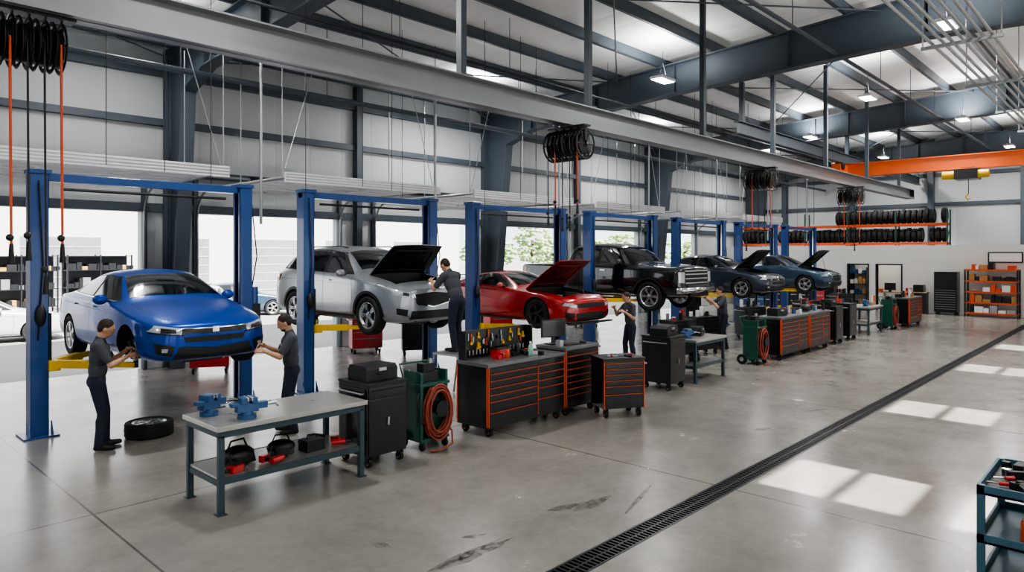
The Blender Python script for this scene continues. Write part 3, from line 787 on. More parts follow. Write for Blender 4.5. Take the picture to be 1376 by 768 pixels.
ext2 = car('sedan_car', 'sedan', M('paint_white', '#aeb4bb', .25, 0, .03, 2, coat=.6), (6.3, 25.4, -.02), radians(82))
clone(ext2, 'sedan_car', (14.2, 34, -.02), radians(80)); clone(ext, 'sedan_car', (24, 33, -.02), radians(-100)); clone(ext2, 'sedan_car', (38, 36, -.02), radians(-60)); clone(ext, 'sedan_car', (33, 35, -.02), radians(-90))
clone(ext, 'sedan_car', (44, 38, -.02), radians(-80)); clone(ext, 'sedan_car', (12.2, 38.5, -.02), radians(-80)); clone(ext2, 'sedan_car', (12.6, 29.2, -.02), radians(150))

# ------------------------------------------------------------------ lifts
LIFTS = [(2.6, 5.67), (6.92, 9.98), (11.3, 14.56), (15.9, 19.25), (20.75, 24.05), (25.45, 28.8), (30.0, 33.3)]
LY = 11.9
for i, (xa, xb) in enumerate(LIFTS):
    b = B(); cx, base, kd = (CARS[i][3], CARS[i][5], CARS[i][1]) if i < 6 else ((xa+xb)/2, .1, 'sedan')
    cy = CARS[i][4] if i < 6 else 10
    zu = base + SPEC[kd]['st'][5][1]
    for x, s in ((xa, 1), (xb, -1)):
        b.bx(x-.22, x+.22, LY-.25, LY+.25, 0, .025, BLUE)
        b.bx(x-s*.12, x-s*.10, LY-.13, LY+.13, .025, 3.8, BLUE)
        b.bx(x-s*.11, x+s*.11, LY-.13, LY-.115, .025, 3.8, BLUE); b.bx(x-s*.11, x+s*.11, LY+.115, LY+.13, .025, 3.8, BLUE)
        b.bx(x+s*.095, x+s*.11, LY-.13, LY-.07, .025, 3.8, BLUE); b.bx(x+s*.095, x+s*.11, LY+.07, LY+.13, .025, 3.8, BLUE)
        b.prism([(x-.15, LY-.22, .025), (x-.15, LY-.13, .025), (x-.15, LY-.13, .22)], (.02, 0, 0), BLUE); b.prism([(x+.13, LY-.22, .025), (x+.13, LY-.13, .025), (x+.13, LY-.13, .22)], (.02, 0, 0), BLUE)
        b.bx(x-.02, x+.02, LY-.02, LY+.02, .03, 3.7, CHROME)
        za = zu-.12
        b.bx(x-s*.08, x+s*.15, LY-.11, LY+.11, za-.1, za+.75, DARKM); b.bx(x+s*.10, x+s*.24, LY-.2, LY+.2, za-.09, za+.06, YEL)
        ye = [cy+1.25, cy+SPEC[kd]['ax'][1]-.42]
        for yp in ye:
            p0 = Vector((x+s*.2, LY+(.1 if yp > LY else -.1), za)); p1 = Vector((cx-s*.62, yp, za))
            d = p1-p0; a = atan2(d.y, d.x); L = d.length
            b.box(p0+d*.3, (L*.62, .13, .11), YEL, rz=a); b.box(p0+d*.75, (L*.5, .09, .075), YEL, rz=a)
            b.cyl(p1+Vector((0, 0, -.04)), (p1.x, p1.y, zu-.025), .035, DARKM, n=12); b.cyl((p1.x, p1.y, zu-.03), (p1.x, p1.y, zu), .07, RUBBER, n=16)
        b.sph((x-s*.0, LY-.17, 1.75), (.07, .05, .16), BLACK) if s > 0 else None
    b.bx(xa-.12, xb+.12, LY-.07, LY+.07, 3.70, 3.82, BLUE)
    b.bx(xa-.14, xa+.14, LY-.15, LY+.15, 3.8, 3.86, BLUE); b.bx(xb-.14, xb+.14, LY-.15, LY+.15, 3.8, 3.86, BLUE)
    b.cyl((xa+.3, LY, 3.6), (xb-.3, LY, 3.6), .022, BLACK, n=8)
    b.bx(xb+.12, xb+.28, LY-.12, LY+.12, 1.35, 1.75, BLACK); b.cyl((xb+.2, LY, 1.75), (xb+.2, LY, 2.05), .085, BLUE, n=14); b.tube([(xb+.18, LY, 2.05), (xb+.22, LY-.1, 2.6), (xb+.14, LY-.05, 3.6)], .012, RUBBER, 6)
    b.tube([(xa-.02, LY-.15, 3.7), (xa+.03, LY-.16, 2.5), (xa-.03, LY-.15, 1.4)], .012, RUBBER, 6)
    b.obj('two_post_lift', bevel=.004)

# ------------------------------------------------------------------ overhead: monorail beam, hose reels, crane
BY, BZ = 7.0, 4.72
b = B()
b.bx(-4, 29.7, BY-.15, BY+.15, BZ, BZ+.02, BEAMG); b.bx(-4, 29.7, BY-.15, BY+.15, BZ+.33, BZ+.35, BEAMG); b.bx(-4, 29.7, BY-.012, BY+.012, BZ, BZ+.35, BEAMG)
b.bx(-4, 29.7, BY-.16, BY-.15, BZ-.02, BZ+.06, BEAMG); b.bx(29.68, 29.72, BY-.15, BY+.15, BZ, BZ+.35, DARKM)
for x in (-1.5, 2.4, 6.44, 9.32, 13.3, 16.9, 20.6, 24.4, 28.2):
    b.bx(x-.05, x+.05, BY-.05, BY+.05, BZ+.35, roofz(BY)-.2, STEEL); b.bx(x-.1, x+.1, BY-.12, BY+.12, BZ+.35, BZ+.38, STEEL)
b.obj('monorail_beam')
def reels(x, zend, rot=0, sp=.15, R=.245):
    b = B(); z0 = -.06-R
    b.bx(-.38, .38, -.08, .08, -.03, -.001, DARKM)
    for k in range(5):
        xx = (k-2)*sp; zz = z0
        for s in (-1, 1):
            b.lathe([(R, s*.03), (R+.01, s*.036), (R, s*.042), (R-.03, s*.04), (R-.03, s*.032)], (xx, 0, zz), (1, 0, 0), DARKM, 28, closed=True)
            for q in range(6):
                a = q*pi/3; b.box((xx+s*.036, .13*cos(a), zz+.13*sin(a)), (.008, .17, .022), DARKM, rx=a)
        for q in range(4): b.lathe([(.165+.008*(q % 2)-.012, -.028+q*.018-.009), (.165+.008*(q % 2), -.028+q*.018), (.165+.008*(q % 2)-.012, -.028+q*.018+.009)], (xx, 0, zz), (1, 0, 0), BLACK, 20)
        b.lathe([(.055, -.05), (.055, .05)], (xx, 0, zz), (1, 0, 0), BLACKM, 12)
        b.bx(xx+.043, xx+.05, -.03, .03, -.33, -.02, DARKM)
        m = CABLEO if k in (1, 4) else BLACK; ze = zend-BZ+(random.uniform(-.15, .35) if m is BLACK else .2)
        b.cyl((xx, -.17, zz), (xx+.01, -.17, ze), .009 if m is BLACK else .011, m, n=6)
        b.cyl((xx+.01, -.17, ze-.16), (xx+.01, -.17, ze), .025, BLACK, r1=.015, n=8); b.sph((xx, -.17, ze+.05), .03, BLACK, 8, 6)
    b.obj('hose_reel_cluster', (x, BY, BZ-.022), rot)
reels(1.42, 2.55, 0, .12, .215); reels(8.8, 3.25, -pi/2); reels(16.2, 3.0, -pi/2); reels(22.8, 2.9, -pi/2)

b = B(); CX = 26.8; CZ = 5.42
b.bx(CX-.14, CX+.14, -8.5, 8.6, CZ, CZ+.03, CRANEO); b.bx(CX-.14, CX+.14, -8.5, 8.6, CZ+.45, CZ+.48, CRANEO); b.bx(CX-.09, CX+.09, -8.5, 8.6, CZ+.03, CZ+.45, CRANEO)
b.bx(CX-.9, CX+.9, 8.3, 8.6, CZ+.1, CZ+.42, CRANEO)
for s in (-.7, .7): b.cyl((CX+s, 8.25, CZ+.35), (CX+s, 8.65, CZ+.35), .14, DARKM, n=16)
b.bx(CX-.35, CX+.35, 4.3, 4.95, CZ-.35, CZ-.02, BLACKM); b.cyl((CX-.2, 4.0, CZ-.2), (CX-.2, 5.3, CZ-.2), .13, YEL, n=16); b.bx(CX-.1, CX+.1, 4.4, 4.8, CZ-.1, CZ+.05, DARKM)
b.cyl((CX, 4.6, CZ-.35), (CX, 4.6, 4.6), .012, BLACK, n=6); b.tube([(CX, 4.6, 4.6), (CX, 4.68, 4.5), (CX, 4.62, 4.4), (CX, 4.54, 4.45)], .025, YEL, 8)
b.obj('overhead_bridge_crane')
b = B(); b.bx(18, XW1-.4, 8.35, 8.55, CZ+.5, CZ+.52, STEEL); b.bx(18, XW1-.4, 8.44, 8.46, CZ+.5, CZ+.85, STEEL); b.bx(18, XW1-.4, 8.35, 8.55, CZ+.83, CZ+.85, STEEL)
for xx in (18.3, 27.1, 37.2): b.bx(xx-.06, xx+.06, 8.39, 8.51, CZ+.85, roofz(8.4)-.3, STEEL)
b.obj('crane_runway_beam')
b = B()
for k in range(7):
    yy = 1.62+k*.115; zc = 5.55+.02*(k % 2); b.tube([(4.0, yy, zc), (12, yy, zc), (24.0, yy, zc), (24.5, yy, zc+.05), (24.7, yy, zc+.3), (24.72, yy, roofz(yy)-.02)], .022, GALV, n=8)
for xx in range(5, 24, 3):
    b.bx(xx-.03, xx+.03, 1.5, 2.45, 5.49, 5.53, GALV)
    for yy in (1.52, 2.43): b.cyl((xx, yy, 5.5), (xx, yy, roofz(2)-.1), .01, GALV, n=5)
b.obj('conduit_rack')
b = B()
b.cyl((XW0+.1, 12.9, 5.95), (XW1-.1, 12.9, 5.95), .055, STEEL, n=10); b.cyl((XW0+.1, 5.4, 7.2), (XW1-.1, 5.4, 7.2), .045, STEEL, n=10); b.cyl((XW0+.1, 10.4, 6.6), (XW1-.1, 10.4, 6.6), .03, DARKM, n=8)
for xx in range(-4, 37, 3):
    b.cyl((xx, 12.9, 5.95), (xx, 12.9, 7.7), .01, STEEL, n=5); b.cyl((xx, 5.4, 7.2), (xx, 5.4, 8.1), .01, STEEL, n=5); b.cyl((xx, 10.4, 6.6), (xx, 10.4, 7.8), .008, STEEL, n=5)
b.obj('sprinkler_pipe')
b = B()
for xa, xb in LIFTS:
    for xx, yy in ((xa+.6, 10.9), (xa+1.5, 11.2), (xb+.55, 10.7), (xb-.3, 12.5)):
        b.cyl((xx, yy, 3.9 if yy > 10.8 else 3.5), (xx, yy, 7.7), .006, BLACK, n=5)
    b.cyl((xb+.6, 12.4, 3.2), (xb+.6, 12.4, 7.0), .028, GALV, n=8)
b.obj('hanging_air_lines')

LP = [(4.7, 14.2), (15.3, 9.15), (26.5, 4.7), (26.6, 9.6), (23.4, 14.5), (34.5, 4.5), (34.5, 9.2), (5, 9.15), (5, 1.0), (15.3, 3.0), (14, 14.5), (33.5, 14.5), (5, -5), (15, -5), (26, -5), (34, -5), (-3, 9), (-3, 1), (21, 6)]
src = None
for x, y in LP:
    zz = 7.0
    if src is None:
        b = B(); b.bx(-.34, .34, -.17, .17, 0, .06, WHITE); b.bx(-.31, -.02, -.14, .14, -.012, 0, LED); b.bx(.02, .31, -.14, .14, -.012, 0, LED)
        b.bx(-.12, .12, -.08, .08, .06, .14, GALV); b.cyl((-.2, 0, .06), (0, 0, .45), .005, BLACK, n=5); b.cyl((.2, 0, .06), (0, 0, .45), .005, BLACK, n=5); b.cyl((0, 0, .45), (0, 0, .75), .006, BLACK, n=5)
        src = b.obj('high_bay_light', (x, y, zz)); fo = src
    else: fo = inst('high_bay_light', src, (x, y, zz))
    for up in (0, 1):  # second, upward lamp is an added fill to brighten ceiling and roof steel
        la = bpy.data.lights.new('lamp', 'AREA'); la.shape = 'RECTANGLE'; la.size = .6; la.size_y = .28; la.energy = 90 if up else 200; la.color = (1, .98, .95)
        lo = bpy.data.objects.new('ceiling_fill' if up else 'downlight', la); COL.objects.link(lo); lo.parent = fo; lo.location = (0, 0, .16 if up else -.03); lo.rotation_euler = (pi if up else 0, 0, 0)

# ------------------------------------------------------------------ shop furniture
def casters(b, x0, x1, y0, y1, z=.14, r=.055, mat=BLACK):
    for x in (x0, x1):
        for y in (y0, y1):
            b.cyl((x-.022, y, r), (x+.022, y, r), r, RUBBER, n=16); b.cyl((x-.025, y, r), (x+.025, y, r), r*.5, ORANGE if mat is ORANGE else GALV, n=12)
            b.bx(x-.035, x-.027, y-.03, y+.03, r-.01, z, DARKM); b.bx(x+.027, x+.035, y-.03, y+.03, r-.01, z, DARKM); b.bx(x-.035, x+.035, y-.035, y+.035, z-.01, z, DARKM)
def drawers(b, x0, x1, y, z0, z1, rows, trim=ORANGE, body=BLACKM):
    tot = sum(rows); z = z1; g = .008
    for r in rows:
        h = (z1-z0)*r/tot
        b.bx(x0+g, x1-g, y-.018, y, z-h+g/2, z-g/2, body); b.bx(x0+g, x1-g, y-.028, y-.018, z-g/2-.010, z-g/2, trim); z -= h
def clutter(name, loc, w, d, n, rz=0, tall=.12):
    b = B()
    for i in range(n):
        x = .05+(w-.1)*(i+.5)/n; y = .06+random.random()*(d-.16); m = random.choice([RED, BLACK, DARKM, GALV, ORANGE, WHITE, VISE, BLACK, CARDB]); k = random.random()
        if k < .35: b.cyl((x, y, 0), (x, y, random.uniform(.06, tall*1.6)), random.uniform(.02, .05), m, n=12)
        elif k < .8: b.box((x, y, tall*.3), (random.uniform(.05, .16), random.uniform(.05, .12), tall*.6), m, rz=random.random()*3)
        else: b.cyl((x-.08, y, .015), (x+.08, y+.05, .015), .012, m, n=8)
    return b.obj(name, loc, rz, bevel=.003)
def workbench(name, loc, L=1.8, D=.85, H=.9):
    b = B()
    b.bx(0, L, 0, D, H-.05, H, BTOP); b.bx(.03, L-.03, .03, D-.03, H-.12, H-.05, TEAL)
    for x in (.06, L-.06):
        for y in (.06, D-.06):
            b.bx(x-.03, x+.03, y-.03, y+.03, 0.01, H-.1, TEAL); b.bx(x-.05, x+.05, y-.05, y+.05, 0, .012, TEAL)
        b.bx(x-.02, x+.02, .06, D-.06, .28, .34, TEAL)
    b.bx(.05, L-.05, .05, D-.05, .34, .365, BTOP); b.bx(.05, L-.05, .04, .06, .30, .37, TEAL); b.bx(.05, L-.05, D-.06, D-.04, .30, .37, TEAL)
    return b.obj(name, loc, bevel=.004)
def vise(loc, rz, sc=1):
    b = B()
    b.cyl((0, 0, 0), (0, 0, .035), .085, VISE, n=20); b.cyl((0, 0, .035), (0, 0, .07), .06, VISE, r1=.05, n=18)
    b.box((0, 0, .10), (.2, .1, .08), VISE, taper=.9); b.box((.03, 0, .165), (.07, .13, .06), VISE); b.box((.005, 0, .18), (.016, .15, .035), GALV)
    b.box((-.1, 0, .11), (.17, .065, .065), VISE); b.box((-.06, 0, .165), (.05, .13, .06), VISE); b.box((-.03, 0, .18), (.016, .15, .035), GALV)
    b.cyl((-.17, 0, .11), (-.28, 0, .11), .016, GALV, n=10); b.cyl((-.25, -.11, .11), (-.25, .11, .11), .008, GALV, n=8)
    for s in (-1, 1): b.sph((-.25, s*.11, .11), .014, GALV, 8, 6)
    b.box((.1, 0, .13), (.09, .085, .035), VISE)
    o = b.obj('bench_vise', loc, rz, bevel=.006); o.scale = (sc,)*3
    return o
def drill(b, c, rz, mat=RED):
    R = Matrix.Rotation(rz, 3, 'Z'); c = Vector(c)
    def T(*p): return c+R @ Vector(p)
    b.cyl(T(-.1, 0, .05), T(.06, 0, .05), .034, mat, n=12); b.cyl(T(.06, 0, .05), T(.13, 0, .05), .026, BLACK, r1=.015, n=10)
    b.box(T(-.05, .08, .045), (.045, .13, .04), BLACK, rz=rz); b.box(T(-.05, .16, .045), (.1, .06, .075), mat, rz=rz)

workbench('workbench', (3.02, 6.88, 0), 1.8, .88)
vise((3.2, 7.5, .901), radians(200), 1.15); vise((3.42, 7.08, .901), radians(170), 1.15)
b = B()
b.sph((0, 0, .1), (.2, .13, .1), BLACK, 16, 8); b.box((0, 0, .08), (.34, .2, .14), BLACK, taper=.85); b.tube([(-.12, 0, .17), (-.08, 0, .26), (.08, 0, .26), (.12, 0, .17)], .012, RUBBER, 6); b.box((0, -.11, .07), (.2, .03, .08), DARKM)
bag = b.obj('tool_bag', (3.42, 7.3, .367), .2, bevel=.01); inst('tool_bag', bag, (3.93, 7.3, .367), -.3, sc=(.8, .85, .85))
b = B(); drill(b, (0, 0, 0), .3); b.obj('cordless_drill', (3.74, 7.0, .367), bevel=.004)
b = B(); drill(b, (0, 0, 0), -.5); b.obj('cordless_drill', (4.58, 7.1, .367), bevel=.004)
b = B(); b.bx(-.12, .12, -.09, .09, 0, .13, DARKM); b.bx(-.125, .125, -.095, .095, .10, .115, BLACK); b.tube([(-.07, 0, .13), (-.06, 0, .17), (.06, 0, .17), (.07, 0, .13)], .009, BLACK, 6)
o = b.obj('power_tool_case', (4.26, 7.2, .367), .1, bevel=.01)
b = B(); drill(b, (0, 0, 0), 2.0, DARKM); b.obj('impact_wrench', (4.52, 7.52, .367), bevel=.004)
b = B(); b.box((0, 0, .036), (.16, .1, .07), RED); b.box((.02, 0, .09), (.07, .06, .04), BLACK); b.cyl((-.08, 0, .04), (-.14, 0, .04), .02, DARKM, n=10); b.obj('angle_grinder', (3.28, 7.05, .367), .4, bevel=.005)

def tool_cabinet(name, loc, w=.6, d=.62, h=1.04, rz=0):
    b = B(); b.bx(0, w, 0, d, .14, h-.03, BLACKM); b.bx(-.01, w+.01, -.01, d+.01, h-.03, h, BLACK)
    b.bx(.02, w-.02, -.012, 0, .17, h-.2, BLACKM); b.bx(.02, w-.02, -.012, 0, h-.19, h-.05, BLACKM); b.bx(.06, w-.06, -.03, -.012, h-.1, h-.085, DARKM)
    b.bx(-.012, 0, .03, d-.03, .17, h-.06, BLACKM); b.cyl((-.05, .06, h-.12), (-.05, d-.06, h-.12), .012, GALV, n=8); b.bx(-.05, 0, .05, .065, h-.13, h-.11, GALV); b.bx(-.05, 0, d-.065, d-.05, h-.13, h-.11, GALV)
    if w > .5: b.bx(.29, .32, -.03, -.012, .5, .6, GALV)
    casters(b, .06, w-.06, .06, d-.06)
    return b.obj(name, loc, rz, bevel=.005)
def tool_case(loc, rz=0, s=1):
    b = B(); b.box((0, 0, .07), (.5*s, .38*s, .14), BLACK); b.box((0, 0, .165), (.5*s, .38*s, .05), BLACKM, taper=.92); b.box((0, -.195*s, .14), (.12, .02, .04), GALV)
    b.tube([(-.09, -.2*s, .09), (-.08, -.235*s, .09), (.08, -.235*s, .09), (.09, -.2*s, .09)], .01, BLACK, 6)
    return b.obj('tool_case', loc, rz, bevel=.012)
tool_cabinet('tool_cabinet', (4.95, 7.08, 0)); tool_case((5.26, 7.4, 1.041), .05)

def hose_cart(loc):
    b = B()
    b.bx(-.25, .25, -.18, .22, .12, .16, GREEN); b.bx(-.2, .2, -.08, .2, .16, .82, GREEN); b.bx(-.24, -.2, -.16, .2, .12, 1.05, GREEN); b.bx(.2, .24, -.16, .2, .12, 1.05, GREEN)
    b.bx(-.26, .26, -.18, .22, .86, .90, GREEN); b.bx(-.16, .14, -.08, .14, .90, 1.03, BLACK); b.bx(-.1, .1, -.05, .1, 1.03, 1.14, DARKM); b.cyl((.05, 0, 1.14), (.05, 0, 1.2), .03, GALV)
    b.tube([(-.24, .2, .9), (-.24, .3, 1.12), (.24, .3, 1.12), (.24, .2, .9)], .014, GREEN, 8)
    for s in (-1, 1):
        b.cyl((s*.26, .2, .12), (s*.31, .2, .12), .12, RUBBER, n=20); b.cyl((s*.255, .2, .12), (s*.315, .2, .12), .05, GALV, n=12)
    for s in (-1, 1): b.cyl((s*.2-.02, -.14, .05), (s*.2+.02, -.14, .05), .05, RUBBER, n=14); b.bx(s*.2-.03, s*.2+.03, -.16, -.12, .08, .13, DARKM)
    b.cyl((.05, -.08, .55), (.05, -.26, .55), .09, DARKM, n=18); b.cyl((.05, -.25, .55), (.05, -.27, .55), .11, DARKM, n=18)
    for k in range(9):
        r1 = .17+.018*(k % 4)+random.uniform(0, .01); r2 = r1*1.62; yy = -.12-.028*(k//2)
        b.tube([(.05+r1*cos(a)+random.uniform(-.004, .004), yy, .56-.12*(r1/.2)*.5+r2*sin(a)) for a in [2*pi*q/28 for q in range(28)]], .0135, HOSE, 8, closed=True)
    b.tube([(.2, -.14, .35), (.28, -.2, .2), (.2, -.3, .06), (-.05, -.36, .03), (-.2, -.3, .03)], .0135, HOSE, 8)
    b.tube([(-.16, -.1, .9), (-.28, -.14, .7), (-.26, -.16, .4), (-.1, -.14, .3)], .014, BLACK, 8)
    b.bx(-.18, -.08, -.12, -.1, .35, .6, WHITE)
    return b.obj('hose_reel_cart', loc, bevel=.003)
hose_cart((6.12, 7.35, 0))

def tool_chest(name, x0, x1, y0, d=.65, h=1.06, cols=((.62, (1, 1, 1, 1, 1.6, 1.8)), (.38, (1, 1, 1, 1.5, 2)))):
    b = B(); L = x1-x0
    b.bx(0, L, 0, d, .16, h-.05, BLACKM); b.bx(-.015, L+.015, -.02, d+.01, h-.05, h, CTOP); b.bx(0, L, .0, d, .13, .16, BLACK)
    b.bx(0, .02, -.02, 0, .16, h-.05, ORANGE); b.bx(L-.02, L, -.02, 0, .16, h-.05, ORANGE)
    x = .02
    for f, rows in cols:
        w = (L-.04)*f; drawers(b, x, x+w, 0, .18, h-.14, rows); b.bx(x+w-.006, x+w+.006, -.03, 0, .18, h-.14, ORANGE); x += w
    b.bx(.02, L-.02, -.012, 0, h-.14, h-.06, BLACKM)
    b.bx(-.012, 0, .0, .02, .16, h-.05, ORANGE); b.bx(-.012, 0, d-.02, d, .16, h-.05, ORANGE); b.bx(-.03, -.012, .1, d-.1, h-.16, h-.13, DARKM)
    casters(b, .1, L-.1, .08, d-.08, .13, .062, ORANGE)
    return b.obj(name, (x0, y0, 0), bevel=.003)
tool_chest('tool_chest', 6.95, 8.68, 7.0)
tool_chest('tool_chest', 8.74, 9.62, 7.02, .62, 1.12, ((1, (1, 1, 1, 1, 1, 1, 1.5)),))
b = B(); b.bx(0, 1.5, .0, .03, 0, .42, BLACKM); b.bx(0, .03, -.12, 0, 0, .42, BLACKM); b.bx(1.47, 1.5, -.12, 0, 0, .42, BLACKM)
for i in range(26):
    x = .08+random.random()*1.3; z = .1+random.random()*.22; m = random.choice([YEL, ORANGE, GALV, BLACK, GALV])
    b.bx(x, x+.02, -.025, 0, z, z+random.uniform(.05, .12), m)
    if m is YEL: b.bx(x-.015, x+.035, -.03, 0, z, z+.03, YEL)
for i in range(18): b.cyl((.1+i*.075, -.02, .05), (.1+i*.075, -.02, .12), .012, GALV, n=6)
b.obj('tool_pegboard', (6.98, 7.62, 1.061), bevel=.002)
def bottle(b, x, y, r, h, m, cap=BLACK):
    b.lathe([(r, 0), (r, h*.62), (r*.85, h*.72), (r*.4, h*.82), (r*.4, h*.9)], (x, y, 0), (0, 0, 1), m, 14); b.lathe([(r*.48, h*.88), (r*.45, h)], (x, y, 0), (0, 0, 1), cap, 10)
GB = M('green_bottle', '#7fae9b', .2, coat=.5)
b = B()
bottle(b, 1.05, .12, .035, .22, GB, WHITE); bottle(b, 1.15, .2, .035, .2, WHITE, RED); bottle(b, .62, .2, .03, .16, ORANGE); bottle(b, .95, .3, .04, .24, BLACK)
for i in range(16):
    x = .15+random.random()*1.45; y = .08+random.random()*.34
    m = random.choice([RED, BLACK, DARKM, GALV, ORANGE, WHITE]); b.box((x, y, .03), (random.uniform(.04, .16), random.uniform(.03, .09), .06), m, rz=random.random()*3)
b.bx(.5, .78, .3, .45, 0, .16, RED); b.bx(.48, .8, .28, .46, .13, .16, BLACK)
b.obj('bench_clutter', (6.97, 7.02, 1.061), bevel=.004)
b = B(); b.bx(-.25, .25, -.015, .015, .12, .42, BLACK); b.bx(-.23, .23, -.018, -.015, .14, .40, GLASS); b.bx(-.03, .03, 0, .03, .02, .2, BLACK); b.bx(-.12, .12, -.08, .1, 0, .015, BLACK)
b.obj('computer_monitor', (8.95, 7.45, 1.121), -.25, bevel=.004)
b = B(); b.bx(-.18, .18, -.07, .07, 0, .02, BLACK); b.box((.3, 0, .02), (.06, .1, .04), BLACK); b.bx(-.3, -.22, -.05, .05, 0, .1, GALV); b.obj('keyboard', (9.1, 7.2, 1.121), -.1)

def tool_cart(loc, rz, name='tool_cart'):
    b = B(); w, d, h = .72, .5, .95
    b.bx(0, w, 0, d, .15, h-.03, BLACKM); b.bx(-.015, w+.015, -.02, d+.015, h-.03, h+.01, BLACK); drawers(b, .02, w-.02, 0, .2, h-.06, (1, 1, 1, 1, 1.4, 2))
    b.bx(0, .02, -.02, 0, .15, h-.04, ORANGE); b.bx(w-.02, w, -.02, 0, .15, h-.04, ORANGE)
    b.tube([(w, .06, h-.1), (w+.07, .06, h-.1), (w+.07, d-.06, h-.1), (w, d-.06, h-.1)], .013, GALV, 8)
    casters(b, .07, w-.07, .07, d-.07, .15, .065, ORANGE)
    for i in range(7): b.box((.1+random.random()*.5, .08+random.random()*.3, h+.025), (random.uniform(.05, .18), .03, .03), random.choice([RED, GALV, DARKM, WHITE]), rz=random.random()*3)
    return b.obj(name, loc, rz, bevel=.003)
tool_cart((9.05, 6.49, 0), radians(-30))

tool_cabinet('tool_cabinet', (11.7, 6.85, 0)); tool_case((12.0, 7.15, 1.041), .1)
workbench('workbench', (12.75, 6.85, 0), 1.35, .8, .88); vise((13.0, 7.2, .881), 2.9)
tool_case((13.6, 7.3, .881), .3, .7); inst('tool_bag', bag, (13.3, 7.2, .367), .4)
hose_cart((16.1, 7.1, 0))
tool_chest('tool_chest', 16.9, 18.7, 6.8); tool_chest('tool_chest', 18.8, 20.3, 6.8, .65, 1.06)
tool_cabinet('tool_cabinet', (21.0, 6.85, 0), .6, .62, 1.1); tool_cabinet('tool_cabinet', (22.2, 6.85, 0), .65, .62, 1.12)
workbench('workbench', (24.2, 6.85, 0), 1.5, .8, .9); vise((24.6, 7.1, .901), 2.9)
hose_cart((26.6, 6.9, 0)); tool_chest('tool_chest', 27.5, 29.2, 6.5)
inst('tool_bag', bag, (19.3, 7.1, 1.061), .3); tool_case((17.5, 7.15, 1.061), -.2, .8); tool_case((21.3, 7.15, 1.101), -.1, .8)
clutter('bench_clutter', (17.95, 6.82, 1.061), .7, .6, 9, tall=.2); clutter('bench_clutter', (19.7, 6.82, 1.061), .55, .6, 7, tall=.2); clutter('bench_clutter', (24.9, 6.87, .901), .75, .7, 9, tall=.2); clutter('bench_clutter', (27.5, 6.52, 1.061), 1.6, .6, 14, tall=.2); clutter('bench_clutter', (22.22, 6.9, 1.121), .6, .5, 5, tall=.2)
def red_cart(loc, rz, mat=RED):
    b = B(); w, d, h = .8, .48, .98
    b.bx(0, w, 0, d, .15, h, mat); drawers(b, .02, w-.02, 0, .18, h-.05, (1, 1, 1, 1.5, 2), DARKM if mat is BLACKM else GALV, mat); casters(b, .07, w-.07, .07, d-.07, .15); b.bx(-.01, w+.01, -.01, d+.01, h, h+.02, BLACK)
    b.tube([(0, .05, h-.08), (-.07, .05, h-.08), (-.07, d-.05, h-.08), (0, d-.05, h-.08)], .013, GALV, 8)
    for i in range(6):
        x = .1+i*.11; hh = random.uniform(.05, .25); b.box((x, .1+random.random()*.28, h+.02+hh/2), (.07, .08, hh), random.choice([BLACK, GALV, RED, WHITE, DARKM]), rz=random.random())
    return b.obj('rolling_tool_cabinet', loc, rz, bevel=.003)
red_cart((6.15, 15.4, 0), -.5); red_cart((10.3, 15.4, 0), -.4); red_cart((11.0, 14.2, 0), -.6, BLACKM); red_cart((15.3, 15.3, 0), -.3); red_cart((19.4, 14.9, 0), -.3, BLACKM); red_cart((24.5, 13.6, 0), -.3, BLACKM); red_cart((16.2, 8.7, 0), -.3, BLACKM); red_cart((20.2, 9.2, 0), -.4, BLACKM); red_cart((24.3, 9.0, 0), -.4, BLACKM); red_cart((29.5, 9.5, 0), -.4, BLACKM); red_cart((14.9, 8.6, 0), -.2, BLACKM); red_cart((22.4, 8.2, 0), -.1, BLACKM)

PF = .86
b = B()
b.bx(-.35, .35, -.3, .3, PF-.04, PF-.002, GALV)
for x in (-.32, .32):
    b.cyl((x, -.27, PF-.04), (x*1.15, -.6, 0.012), .02, GALV, n=8); b.cyl((x, .27, PF-.04), (x*1.1, .42, 0.012), .02, GALV, n=8)
for k in (1, 2, 3): t = k/4; b.bx(-.34, .34, -.27-.33*t-.07, -.27-.33*t+.09, PF*(1-t)-.03, PF*(1-t), GALV)
b.obj('step_platform', (8.52, 9.36, 0), .1)

wo = bpy.data.objects.new('car_wheel', WM['sedan']); COL.objects.link(wo); wo.location = (3.72, 10.75, .1075); wo.rotation_euler = (0, radians(90), .4)
wo = bpy.data.objects.new('car_wheel', WM['sedan']); COL.objects.link(wo); wo.location = (5.0, 11.05, .1075); wo.rotation_euler = (0, radians(90), .4)

